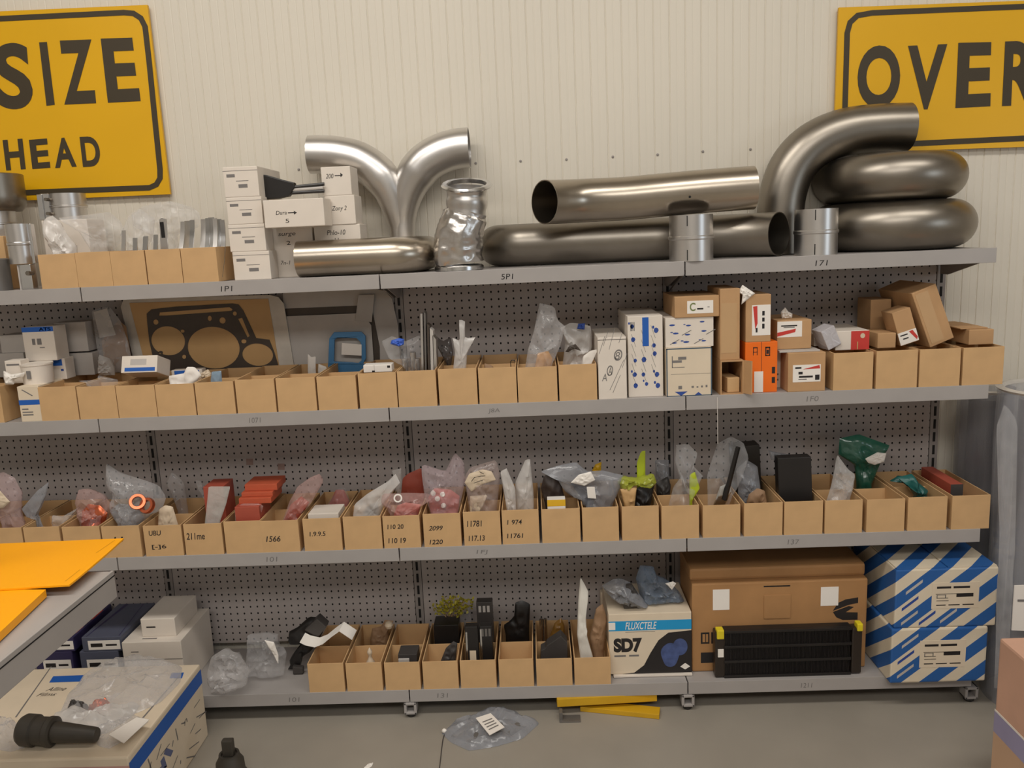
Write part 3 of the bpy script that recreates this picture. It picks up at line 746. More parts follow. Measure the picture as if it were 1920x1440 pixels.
# ------------------------------------------------------------------ second shelf
G2 = GB[1]
rows = [('b0', -66, 8, 726, 'cardboard bin cut by the left edge of the photo on the second shelf'),
 ('b1', 79, 149, 725, 'cardboard bin on the second shelf right beside the narrow white box with a blue band'),
 ('b2', 151, 223, 724, 'second shelf cardboard bin with a scrap of film hanging over its rim'),
 ('b3', 224, 296, 722, 'second shelf cardboard bin under the torn white box with a blue band'),
 ('b4', 297, 369, 720, 'second shelf cardboard bin with white wrapping spilling out'),
 ('b5', 371, 443, 716, 'fifth cardboard bin of the long second shelf row, below the gasket board'),
 ('b6', 446, 519, 711, 'empty-looking cardboard bin, sixth of the long second shelf row'),
 ('b7', 522, 595, 708, 'empty-looking cardboard bin, seventh of the long second shelf row'),
 ('b8', 598, 671, 705, 'cardboard bin on the second shelf below the blue square frame, eighth of the long row'),
 ('b9', 675, 746, 699, 'cardboard bin on the second shelf with a small white box with square holes in it'),
 ('b10', 748, 820, 695, 'cardboard bin on the second shelf crammed with thin upright strips and clear bags'),
 ('b11', 824, 896, 691, 'cardboard bin on the second shelf with pale forked bags, eleventh of the long row'),
 ('b12', 899, 970, 689, 'cardboard bin on the second shelf holding a white cube and a thin wire loop'),
 ('b13', 972, 1046, 688, 'cardboard bin on the second shelf holding the tall clear bag with tan contents'),
 ('b14', 1049, 1120, 683, 'last cardboard bin of the long second shelf row, beside the white sketch-printed carton'),
 ('r1', 1562, 1636, 661, 'second shelf cardboard bin under the red and white box'),
 ('r2', 1642, 1719, 657, 'second of the four cardboard bins at the right end of the second shelf'),
 ('r3', 1723, 1799, 654, 'second shelf cardboard bin under the tall tilted brown carton'),
 ('r4', 1804, 1880, 651, 'cardboard bin overhanging the right end of the second shelf')]
for k, a, b, t, lab in rows: make_bin(k, a, b, t, Z2, .31, lab, None, -.352, G2, True, t+62)
def binbox(key, label, dx, y, w, d, h, m, rot=(0, 0, 0), z=None, name='parts_box', cat='box', group=None):
    cx, zf, yf, bw = BINS[key]
    return box_(name, label, cat, cx+dx-w/2, cx+dx+w/2, yf+y, d, (zf+.001) if z is None else z, h, m, rot, group)
# left end
c = carton('narrow white box with a blue band standing between two bins on the second shelf', 40, 80, 784, 724, -.35, .3, Z2, M_CREAM)
ink(c, face(c, 'front'), [(0, .48, 1, .62)], M_BLUE, 'blue_band'); ink(c, face(c, 'front'), [(.1, .34, .4, .38), (.1, .26, .6, .29), (.1, .18, .6, .22), ((.2, .9), (.24, .92), (.7, .74), (.66, .72))], M_GINK)
zt = top(c)
cy = empty('paper_roll', (W(74, 720, -.27).x, -.27, zt)); tag(cy, 'white round tub with a grey label standing on the narrow blue-banded box', 'tub')
hh = W(74, 680, -.27).z-zt
obj('tub_body', MB().lathe([(.048, 0), (.05, hh*.9), (.052, hh*.92), (.052, hh), (.001, hh)], n=32), M_WHITE, cy, smooth=True)
f = Fr((-.008, -.0505, hh*.3), (1, 0, 0), (0, 0, 1), (0, -1, 0), .014, hh*.4)
obj('label', MB().prism([f.fpt(0, 0), f.fpt(1, 0), f.fpt(1, 1), f.fpt(0, 1)], (0, -.002, 0)), M_GINK, cy)
d1 = carton('dim grey-white carton on the bins against the back panel, lower one by the white tub', 126, 178, 702, 662, -.12, .08, RIM['b1']+.002, M_GREYW)
d0 = carton('dim grey-white carton behind the white tub on the second shelf', 70, 123, 702, 662, -.12, .08, RIM['b1']+.002, M_GREYW)
d2 = carton('dim grey-white carton, upper one of the pair by the back panel on the second shelf', 108, 167, 662, 604, -.115, .08, max(top(d0), top(d1))+.0005, M_GREYW)
cb = carton('small blue and white box beside the white tub on the second shelf', 100, 126, 711, 672, -.20, .06, RIM['b1']+.002, M_WHITE)
ink(cb, face(cb, 'front'), [(0, .66, .8, 1)], M_BLUE, 'blue_band'); ink(cb, face(cb, 'front'), [(.65, .4, .85, .5)], M_BINK)
cw = carton('upright white box with a blue top band at the left of the second shelf', 49, 108, 677, 613, -.225, .08, None, M_WHITE)
cw.location.z = zt+hh; 
ink(cw, face(cw, 'front'), [(0, .86, 1, 1)], M_BLUE, 'blue_band'); ink(cw, face(cw, 'front'), [('ATS', .55, .88, .92, .98, .02)], M_PAPER, 'lettering')
ink(cw, face(cw, 'front'), [(.28, .48, .38, .66), (.44, .48, .58, .66), (.5, .38, .66, .41)], M_GINK)
d3 = carton('grey carton lying behind the white box at the left end of the second shelf', -8, 50, 705, 662, -.145, .11, RIM['b0']+.001, M_GREYW)
d4 = carton('pale lavender box on the grey carton at the left end of the second shelf', 3, 48, 661, 628, -.14, .1, top(d3), M_GREYW)
w1 = carton('small white open tray box on the left bin of the second shelf', 13, 43, 711, 676, -.30, .05, RIM['b0']+.001, M_WHITE); ink(w1, face(w1, 'front'), [(.1, .78, .9, .86)], M_GINK, 'slot_line')
lump('curled white paper scrap at the left end of the second shelf', [(8, 711), (6, 695), (20, 702), (47, 698), (44, 706), (25, 712)], -.325, .012, M_PAPER, 'paper_scrap', 'paper', z=RIM['b0']+.001)
# bag with paper leaning on the panel
lump('dim clear bag with a paper slip leaning on the panel left of the gasket board', [(190, 690), (182, 655), (176, 615), (172, 582), (205, 575), (225, 600), (240, 640), (250, 690)], -.075, .022, M_CLEAR2, z=RIM['b2']+.004)
plate('grey paper slip inside the dim bag left of the gasket board', [(187, 634), (175, 585), (200, 578), (217, 628)], -.085, .002, M_GREYW, 'paper_slip', 'paper')
plate('brown card piece inside the dim bag left of the gasket board', [(196, 690), (190, 640), (222, 600), (236, 612), (249, 690)], -.062, .003, M_BROWNP, 'card_piece', 'card', z=RIM['b2']+.004)
# gasket on its backing board
gb = plate('large shrink-wrapped gasket with round holes on a tan backing board, second shelf', [(262, 700), (226, 575), (231, 563), (243, 559), (505, 553), (522, 557), (532, 570), (556, 700)], -.030, .006, mat('pale backing board', (206, 198, 186), .5), 'gasket_board', 'gasket', z=Z2+.003)
obj('tan_sheet', MB().prism([W(a, b, -.0305) for a, b in ((277, 700), (243, 568), (503, 560), (526, 700))], (0, -.002, 0)), M_TAN, gb, world=True)
def ell(cx, cy, rx, ry, n=36, a=0): return [(cx+rx*math.cos(2*math.pi*i/n)*math.cos(a)-ry*math.sin(2*math.pi*i/n)*math.sin(a), cy+rx*math.cos(2*math.pi*i/n)*math.sin(a)+ry*math.sin(2*math.pi*i/n)*math.cos(a)) for i in range(n)]
def holed(outer, holes, Y, th):
    cu = bpy.data.curves.new('cut', 'CURVE'); cu.dimensions = '2D'; cu.fill_mode = 'FRONT'; cu.extrude = 0
    for lp in [outer]+holes:
        sp = cu.splines.new('POLY'); sp.points.add(len(lp)-1); sp.use_cyclic_u = True
        for i, (a, b) in enumerate(lp): p = W(a, b, Y); sp.points[i].co = (p.x, p.z, 0, 1)
    ob = bpy.data.objects.new('cut', cu); me = bpy.data.meshes.new_from_object(ob)
    vs = [V((v.co.x, Y, v.co.y)) for v in me.vertices]; fs = [tuple(p.vertices) for p in me.polygons]
    bpy.data.objects.remove(ob); bpy.data.curves.remove(cu); bpy.data.meshes.remove(me)
    n = len(vs); cnt = {}
    for f in fs:
        for i in range(len(f)):
            e = (f[i], f[(i+1) % len(f)]); cnt[tuple(sorted(e))] = cnt.get(tuple(sorted(e)), [])+[e]
    mb = MB().add(vs+[v+V((0, th, 0)) for v in vs], fs+[tuple(n+i for i in reversed(f)) for f in fs])
    for k, es in cnt.items():
        if len(es) == 1: a, b = es[0]; mb.f.append((b, a, n+a, n+b))
    return mb
out = [(287, 672), (280, 640), (276, 605), (275, 588), (284, 580), (330, 575), (435, 569), (447, 571), (456, 582), (470, 612), (480, 634), (505, 637), (514, 660), (526, 699), (300, 699)]
holes = [ell(315, 639, 32, 27, 36, .2), ell(400.5, 652, 49, 39, 40, .12), ell(483, 665, 29, 21, 28, .1),
         [(298, 592), (299, 586), (430, 576), (436, 580), (434, 583), (310, 592)], [(446, 598), (454, 596), (468, 630), (464, 633)],
         ell(292, 604, 5, 5, 12), ell(393, 597, 4, 5, 12), ell(417, 601, 6, 6, 12), ell(440, 588, 4, 4, 12), ell(457, 640, 5, 4, 12), ell(342, 621, 4, 3, 12), ell(301, 661, 4, 3, 12), ell(345, 669, 4, 4, 12)]
obj('gasket', holed(out, holes, -.0350, .0022), M_GASK, gb, world=True)
plate('pale grey flat gasket sheet with wide dark cut-out, right of the gasket board', [(536, 700), (530, 548), (700, 541), (722, 545), (735, 560), (746, 610), (752, 700)], -.012, .005, M_GREYW, 'gasket_sheet', 'gasket', z=Z2+.003)
pv = bpy.context.scene.objects['gasket_sheet']
obj('cut_out', MB().prism([W(a, b, -.0122) for a, b in ((527, 579), (670, 573), (698, 580), (712, 650), (713, 699), (540, 699))], (0, -.001, 0)), M_GASK, pv, world=True)
plate('light grey card panel standing inside the flat gasket sheet', [(548, 700), (537, 593), (680, 587), (696, 610), (702, 700)], -.022, .004, M_GREYW, 'display_card', 'card', z=Z2+.003)
plate('pale paper tag hanging at the upper right of the grey card panel', [(666, 601), (672, 553), (702, 552), (697, 604)], -.026, .002, M_GREYW, 'paper_tag', 'tag')
_t = bpy.context.scene.objects['paper_tag']; _c = bpy.context.scene.objects['display_card']; _t.parent = _c; _t.matrix_parent_inverse = MX[_c.name].inverted(); del _t['category'], _t['label']
# blue frame
bf = obj('square_gasket', holed([(615, 684), (617, 635), (626, 623), (677, 622), (685, 630), (686, 672), (680, 684)], [[(626, 678), (627, 637), (633, 634), (668, 634), (676, 642), (678, 676), (672, 680)]], -.048, .012), M_LBLUE, None, (W(650, 684, -.048).x, -.048, W(650, 684, -.048).z), world=True, bev=.002)
tag(bf, 'pale blue square frame standing behind the eighth second shelf bin', 'frame')
obj('bottom_bar', MB().prism([W(a, b, -.048) for a, b in ((615, 700), (615, 682), (686, 682), (686, 700))], (0, .01, 0)), M_LBLUE, bf, world=True)
plate('white label card seen through the blue square frame', [(640, 665), (641, 643), (678, 646), (678, 667)], -.05, .001, M_PAPER, 'label_card', 'card')
# scraps and boxes in the first bins
tb = binbox('b3', 'torn white box with a blue band lying on the third second-shelf bin', -.01, .06, .13, .09, .06, M_WHITE, (R(-20), 0, R(-4)), z=RIM['b3']+.034)
ink(tb, face(tb, 'front'), [(.1, .08, .95, .3)], M_BLUE, 'blue_band'); ink(tb, face(tb, 'front'), [(.25, .45, .7, .8)], M_GREYW, 'window')
bt = binbox('b4', 'flat blue-banded white box lying across the bins below the gasket board', -.02, .16, .11, .04, .02, M_WHITE, (0, 0, R(2)), z=RIM['b4']+.004)
ink(bt, face(bt, 'front'), [(.1, .1, .9, .9)], M_BLUE, 'blue_band')
lump('scrap of clear film hanging over the rim of the second bin', [(146, 724), (146, 714), (185, 712), (184, 704), (222, 712), (220, 724)], -.29, .012, M_CLEAR, bin_='b2')
lump('crumpled white wrapping in the fourth bin of the second shelf', [(318, 718), (316, 705), (345, 700), (350, 688), (365, 688), (378, 703), (368, 718)], -.28, .02, M_PAPER, 'paper_scrap', 'paper', bin_='b4')
lump('beige foam wedge between the fourth and fifth bins of the second shelf', [(372, 718), (376, 700), (390, 692), (396, 700), (395, 712)], -.2, .015, M_BEIGE, 'foam_wedge', 'foam', z=RIM['b5']-.02)
lump('pale blue scrap over the fifth bin of the second shelf', [(395, 713), (397, 697), (415, 695), (416, 710)], -.26, .012, film('pale blue film', (150, 175, 195), .75), 'film_scrap', 'scrap', bin_='b5')
lump('grey-white torn sleeve lying behind the first bins of the second shelf', [(187, 700), (186, 665), (205, 672), (214, 690), (215, 700)], -.14, .03, M_FROST, bin_=None, z=RIM['b2']+.004)
lump('bright white paper scrap standing behind the seventh bin', [(577, 695), (577, 663), (584, 670), (592, 668), (592, 695)], -.1, .008, M_PAPER, 'paper_scrap', 'paper', bin_='b7')
lump('small white torn card behind the eighth bin', [(596, 695), (597, 682), (612, 688), (613, 695)], -.1, .008, M_PAPER, 'paper_scrap', 'paper', z=Z2+.02)
wb = binbox('b9', 'small white box with two square holes in the ninth second shelf bin', -.005, .05, .098, .05, .026, M_PAPER, z=RIM['b9']-.006)
ink(wb, face(wb, 'front'), [(.3, .02, .4, .25), (.84, .55, .94, .85)], M_INK, 'square_hole')
ink(wb, face(wb, 'front'), [(.385, .0, .392, 1)], M_GINK, 'seam')
# clutter in bins 10-12
lump('clear bag with a blue tie and glinting contents in the second shelf bins', [(735, 694), (728, 670), (715, 640), (735, 630), (760, 640), (788, 628), (792, 694)], -.25, .035, M_CLEAR, bin_='b10')
lump('bright blue plastic tie on the clear bag with glinting contents', [(732, 645), (734, 638), (748, 634), (758, 636), (757, 646), (748, 650)], -.29, .01, mat('bright blue', (60, 100, 200), .4), 'plastic_tie', 'tie'); adopt(newest('plastic_tie'), newest('plastic_bag'))
for i, px in enumerate((760, 776, 783)):
    p = W(px, 694, -.235); z0 = Z2+.012; h = W(px, 672 if i != 1 else 660, -.235).z-z0
    o = obj('metal_tube', MB().lathe([(.011, 0), (.011, h), (.008, h), (.008, 0), (.011, 0)], n=18), M_CHROME, None, (p.x, -.235, z0), smooth=True)
    tag(o, 'short chrome tube in the clear bag of the tenth bin, %s of three' % ['left one', 'middle one', 'right one'][i], 'tube', 'chrome tubes in the bag')
for i, (px, pyt, m, wd) in enumerate(((790, 588, M_ALUM, 4), (796, 585, M_MGREY, 3), (803, 607, M_GASK, 5), (808, 614, M_GREYW, 7), (814, 628, M_ALUM, 6))):
    a = W(px, 694, -.3); b = W(px, pyt, -.3); w = wd/545/2
    o = obj('metal_strip', MB().prism([(a.x-w, -.3, Z2+.012), (a.x+w, -.3, Z2+.012), (b.x+w, -.3, b.z-.004*i), (b.x-w, -.3, b.z)], (0, .05, 0)), m, None, (a.x, -.3, Z2+.012), world=True)
    tag(o, 'thin upright strip in the tenth second shelf bin, %s from the left' % NTH[i], 'strip', 'upright strips in the tenth bin')
lump('dark creased film sleeve crossing behind the upright strips', [(818, 690), (820, 650), (812, 625), (830, 640), (845, 632), (850, 660), (845, 690)], -.16, .02, film('smoky film', (96, 90, 88), .45), bin_='b11')
lump('pale forked frosted bag standing in the eleventh second shelf bin', [(850, 690), (853, 660), (848, 632), (862, 640), (861, 598), (872, 602), (872, 634), (892, 632), (876, 662), (874, 690)], -.27, .015, M_FROST, bin_='b11')
wc = binbox('b12', 'small white cube in the twelfth second shelf bin', .032, .08, .022, .022, .1, M_PAPER)
pts = [BINS['b12'][0]+.052]*1
cxb = BINS['b12'][0]
wl = MB().tube(arc((cxb+.052, -.25, RIM['b12']+.0), (1, 0, 0), (0, 0, 1), .008, 0, 180, 10)+[V((cxb+.044, -.25, Z2+.02))], .0016, 6)
tag(obj('wire_loop', wl, M_BLACK, None, (cxb+.05, -.25, Z2+.02), world=True, smooth=True), 'thin dark wire loop at the right of the twelfth bin', 'wire')
lump('tan crumpled packing at the bottom of the twelfth second shelf bin', [(905, 686), (908, 681), (920, 684), (925, 687)], -.25, .02, M_BROWNP, 'packing_scrap', 'packing', bin_='b12')
lump('tall clear bag with bright creases in the thirteenth second shelf bin', [(985, 688), (990, 655), (1000, 625), (1012, 568), (1040, 575), (1045, 600), (1060, 612), (1050, 650), (1040, 686)], -.27, .035, film('glossy clear film', (232, 230, 230), .2, .08), bin_='b13')
lump('tan crumpled part inside the tall clear bag', [(1003, 688), (1008, 662), (1028, 658), (1036, 672), (1038, 686)], -.255, .02, mat('tan part', (205, 150, 84), .5), 'tan_part', 'part', bin_='b13')
lump('frosted bag with a blue spot in the last bin of the long row', [(1055, 684), (1060, 640), (1050, 615), (1070, 605), (1096, 608), (1108, 612), (1110, 650), (1103, 680)], -.2, .03, M_FROST, bin_='b14')
lump('dark arrow-shaped part inside the frosted bag of the last bin', [(1060, 660), (1066, 650), (1079, 645), (1090, 658), (1079, 652), (1066, 660)], -.236, .005, M_GASK, 'dark_part', 'part')
lump('blue printed patch on the frosted bag of the last bin', [(1082, 617), (1084, 607), (1097, 606), (1096, 618)], -.234, .006, M_BINK, 'printed_patch', 'patch'); adopt(newest('printed_patch'), newest('plastic_bag'))
lump('curled white paper in the last bin against the sketch-printed carton', [(1092, 682), (1093, 668), (1108, 657), (1121, 655), (1120, 683)], -.30, .012, M_PAPER, 'paper_scrap', 'paper', bin_='b14')
# white printed cartons
c = carton('tall white carton printed with thin line sketches, standing beside the last bin', 1123, 1176, 744, 632, -.35, .27, Z2, M_WHITE)
F_ = face(c, 'front')
def dash(x, y, l, a, w=.012): return [(x, y), (x+l*math.cos(a), y+l*math.sin(a)), (x+l*math.cos(a)-w*math.sin(a), y+l*math.sin(a)+w*math.cos(a)), (x-w*math.sin(a), y+w*math.cos(a))]
its = [tuple(dash(x, y, l, a)) for x, y, l, a in ((.05, .74, .35, .9), (.2, .86, .3, .9), (.4, .8, .4, 1.0), (.4, .15, .7, .75), (.5, .1, .4, .8), (.85, .5, .3, .9), (.75, .9, .2, .9))]
its += [('8', .6, .64, .78, .76, 0, .2), ('O', .56, .62, .86, .8, -.0, .2), ('O', .3, .38, .52, .55, 0, .2), ('A', .12, .3, .3, .42, 0, .2), ('A', .34, .4, .48, .52, 0, .2)]
ink(c, F_, its, M_GINK); ink(c, face(c, 'front'), [(0, .955, 1, .963)], M_INK, 'lid_seam')
c = carton('largest white carton with blue drop-shaped print and a blue strip, second shelf', 1179, 1244, 739, 592, -.33, .3, Z2, M_WHITE)
F_ = face(c, 'front')
rng = random.Random(3)
def drops(n, seed, x0=0.05, y0=.04, x1=.95, y1=.96):
    rng = random.Random(seed); it = []; gx = 3; gy = max(2, n//gx)
    for j in range(gy):
        for i in range(gx):
            x = x0+(x1-x0)*(i+.25+.4*rng.random())/gx; y = y0+(y1-y0)*(j+.2+.5*rng.random())/gy; s = .05+.02*rng.random()
            it.append(tuple((x+s*.9*math.cos(a)*(1.2 if abs(a) < 1 else 1), y+s*.5*math.sin(a)) for a in [2*math.pi*k/8 for k in range(8)]))
            if rng.random() < .6: it.append(tuple((x-.08+s*.5*math.cos(a), y+.04+s*.3*math.sin(a)) for a in [2*math.pi*k/6 for k in range(6)]))
    return it
ink(c, F_, drops(15, 5), M_BINK); ink(c, F_, [tuple(dash(.1+.28*i, .3+.12*j+.05*i, .2, -.9, .008)) for i in range(3) for j in range(5)], M_GINK, 'line_print')
panel(c, F_, (.42, .63, .6, .98), M_BLUE, 'blue_strip'); ink(c, F_, [(.08, .82, .12, .93), (.14, .82, .16, .93), (.18, .82, .2, .93)], M_GINK, 'bar_code')
c1 = carton('white carton with blue outlined label faces, lower one beside the blue-dotted carton', 1250, 1335, 738, 652, -.345, .28, Z2, M_CREAM)
F_ = face(c1, 'front')
ink(c1, F_, [(0, 0, .025, 1), (.975, 0, 1, 1), (0, 0, 1, .02), (0, .975, 1, 1)], mat('slate ink', (70, 90, 105), .6), 'border')
ink(c1, F_, [(.12, .6, .14, .84), (.14, .7, .34, .75), (.26, .76, .44, .82), (.1, .46, .98, .466), (.12, .6, .4, .612), (.26, .15, .34, .22), (.55, .17, .6, .21), (.66, .17, .7, .2), (.76, .17, .8, .21), (.86, .17, .9, .22)], M_GINK)
ink(c1, F_, [((.18, .1), (.46, .1), (.32, .01))], M_BINK, 'blue_mark'); ink(c1, F_, [((.62, .02), (.7, .08), (.78, .02))], M_BINK, 'blue_mark')
c2 = carton('white carton with blue drop-shaped print, upper one under the labelled brown carton', 1248, 1338, 651, 595, -.33, .28, top(c1), M_WHITE)
ink(c2, face(c2, 'front'), drops(9, 9), M_BINK); ink(c2, face(c2, 'front'), [tuple(dash(.1+.25*i, .1+.3*(i % 2), .25, .7, .02)) for i in range(4)], M_GINK, 'line_print')
c3 = carton('brown carton with a white logo label lying on the blue-dotted carton', 1265, 1349, 594, 555, -.335, .24, top(c2), M_CARD2)
l, f2 = stick_label(c3, 'front', (.28, .18, .86, .78), None, [(.38, .3, .62, .42), (.78, .46, .86, .5)])
ink(c3, f2, [('C', .1, .2, .32, .85, .02)], mat('olive ink', (120, 130, 80), .6), 'logo')
# right-hand cartons
co_ = carton('open-ended brown carton lying at the shelf front with folded card inside', 1351, 1394, 743, 676, -.352, .2, Z2, M_CARD2, name='parts_carton')
co_.data.clear_geometry()
w, d, h = DIM[co_.name]; t = .004
m4 = MB().box(-w/2, -w/2+t, 0, d, 0, h).box(w/2-t, w/2, 0, d, 0, h).box(-w/2+t, w/2-t, 0, d, 0, t).box(-w/2+t, w/2-t, 0, d, h-t, h).box(-w/2+t, w/2-t, d-t, d, t, h-t)
co_.data.from_pydata([tuple(p) for p in m4.v], [], m4.f)
obj('flap', MB().prism([(w/2, 0, t), (w/2+.018, -.03, t), (w/2+.018, -.03, h), (w/2, 0, h)], (.003, 0, 0)), M_CARD2, co_)
box_('folded_card', 'folded piece of brown card inside the open-ended carton', 'card', co_.location.x-.012, co_.location.x+.030, -.335, .1, Z2+t+.001, .05, M_CARD, (0, 0, R(6)))
ct = carton('tall brown carton with a tape strip standing on the open-ended carton', 1350, 1387, 672, 541, -.34, .2, top(co_), M_CARD2)
panel(ct, face(ct, 'front'), (.05, .1, .85, .8), M_TAPE, 'tape')
cor = carton('orange carton with a white corner standing beside the open-ended carton', 1397, 1457, 730, 641, -.33, .22, Z2, M_ORBOX)
F_ = face(cor, 'front')
ink(cor, F_, [(.5, 0, .512, 1)], M_INK, 'seam'); panel(cor, F_, (.28, .01, .56, .42), M_PAPER, 'white_panel')
ink(cor, F_, [(.24, .74, .26, .9), (.36, .74, .38, .9), (.24, .88, .38, .9), (.24, .8, .38, .81), (.62, .72, .65, .9), (.74, .72, .77, .9), (.62, .87, .77, .9), (.62, .72, .77, .74), (.66, .76, .73, .84), (.83, .18, .93, .3), (.83, .37, .93, .5)], M_INK)
cl = carton('brown carton with a red-streaked label standing on the orange carton', 1398, 1445, 640, 552, -.33, .18, top(cor), M_CARD2)
stick_label(cl, 'front', (.25, .14, .98, .78), ((.05, .95), (.28, .97), (.3, .4), (.18, .2)), [(.55, .65, .68, .8), (.55, .45, .68, .58), (.55, .22, .68, .38), (.2, .1, .3, .25)])
lump('twisted white paper tag on top of the red-streaked brown carton', [(1390, 571), (1392, 553), (1384, 548), (1392, 534), (1416, 550), (1404, 560)], -.33, .01, M_PAPER, 'paper_tag', 'tag', z=None)
sc_ = carton('slim white carton wedged between the orange and the labelled brown carton', 1453, 1464, 712, 659, -.26, .1, Z2, M_WHITE); ink(sc_, face(sc_, 'front'), [(.2, .2, .6, .25), (.2, .35, .6, .4)], M_GINK)
c7 = carton('brown carton with a white and red label, standing right of the orange carton', 1477, 1547, 731, 661, -.345, .24, Z2, M_CARD2)
stick_label(c7, 'front', (.13, .25, .87, .69), ((.35, .74), (.95, .96), (.98, .76)), [(.08, .78, .3, .88), (.2, .45, .35, .6), (.22, .25, .72, .36), (.2, .14, .5, .18), (.8, .1, .96, .4)])
tag(obj('hanging_string', MB().tube([W(1345, 745, -.358), W(1345.5, 790, -.358), W(1346, 832, -.358)], .0009, 5), M_PAPER, None, W(1346, 832, -.358), world=True), 'thin pale string hanging from the open-ended carton', 'string')
sh = box_('white_sheet', 'wrinkled grey-white sheet lying on the labelled brown carton', 'sheet', W(1462, 655, -.33).x, W(1538, 655, -.33).x, -.33, .1, top(c7), .006, M_GREYW)
c6 = carton('brown carton with a red-striped label resting above the wrinkled sheet', 1457, 1521, 654, 600, -.30, .2, top(c7)+.007, M_CARD2)
stick_label(c6, 'front', (.0, .42, .72, .96), ((.0, .05), (.0, .3), (.75, .52), (.72, .3)), [(.15, .68, .8, .76), (.25, .6, .7, .64)])
lump('crumpled white tissue on the red-striped brown carton', [(1466, 600), (1464, 585), (1472, 576), (1478, 584), (1486, 588), (1485, 600)], -.24, .01, M_PAPER, 'tissue', 'paper', z=top(c6))
rs = carton('small red and white box behind the labelled brown cartons', 1526, 1545, 655, 626, -.22, .06, max(top(c7), RIM['r1'])+.001, M_WHITE)
ink(rs, face(rs, 'front'), [(.55, .72, 1, 1), (.1, .74, .9, .8)], M_REDP, 'red_mark')
stt = box_('wrapped_box', 'small silver-white wrapped box tilted in the first right-hand bin', 'box', W(1550, 650, -.3).x, W(1578, 650, -.3).x, -.31, .07, RIM['r1']+.014, .07, film('silver wrap', (200, 196, 200), .85, .25), (0, R(-24), R(8)))
rw = carton('white box with a red end and round emblem in the first right-hand bin', 1566, 1629, 661, 625, -.3, .2, None, M_WHITE); rw.location.z = RIM['r1']+.001
F_ = face(rw, 'front'); panel(rw, F_, (.46, .0, 1, .97), M_REDP, 'red_end'); 
ink(rw, F_, [tuple((.8+.07*math.cos(a), .72+.13*math.sin(a)) for a in [k*math.pi/8 for k in range(16)])], M_BEIGE, 'emblem', h=.0012)
ink(rw, F_, [(.64, .02, .67, .42)], M_TAN, 'stripe', h=.0012)
bc = carton('brown carton lying across the first and second right-hand bins', 1645, 1679, 659, 631, -.3, .13, None, M_CARD2); bc.location.z = max(RIM['r1'], RIM['r2'])+.001
dk = carton('large dim brown carton at the back behind the tilted cartons', 1630, 1668, 660, 580, -.16, .12, None, M_CARD2); dk.location.z = RIM['r2']+.001
tl_ = box_('carton', 'small tilted brown carton with a red label in the third right-hand bin', 'box', W(1686, 655, -.29).x, W(1721, 655, -.29).x, -.30, .09, RIM['r3']+.014, W(1700, 580, -.29).z-RIM['r3']-.01, M_CARD2, (0, R(-17), 0))
stick_label(tl_, 'front', (0, .02, 1, .38), ((.6, .9), (.8, .95), (.98, .3), (.9, .1)), [(.1, .7, .5, .8), (.2, .4, .5, .5)])
tt = box_('carton', 'tall brown carton tilted over the right-hand bins with a taped front', 'box', W(1742, 655, -.3).x, W(1790, 655, -.3).x, -.30, .24, RIM['r3']+.012, W(1740, 540, -.3).z-RIM['r3']+.0, M_CARD2, (0, R(-21), R(3)))
panel(tt, face(tt, 'front'), (.1, .05, .62, .95), M_TAPE, 'tape')
cr = carton('brown carton with a folded flap in the last right-hand bin', 1816, 1862, 652, 624, -.3, .26, None, M_CARD2); cr.location.z = RIM['r4']+.001
cr.data.vertices
obj('flap', MB().box(-.06, .03, .02, .2, DIM[cr.name][2]+.001, DIM[cr.name][2]+.004), M_CARD2, cr)
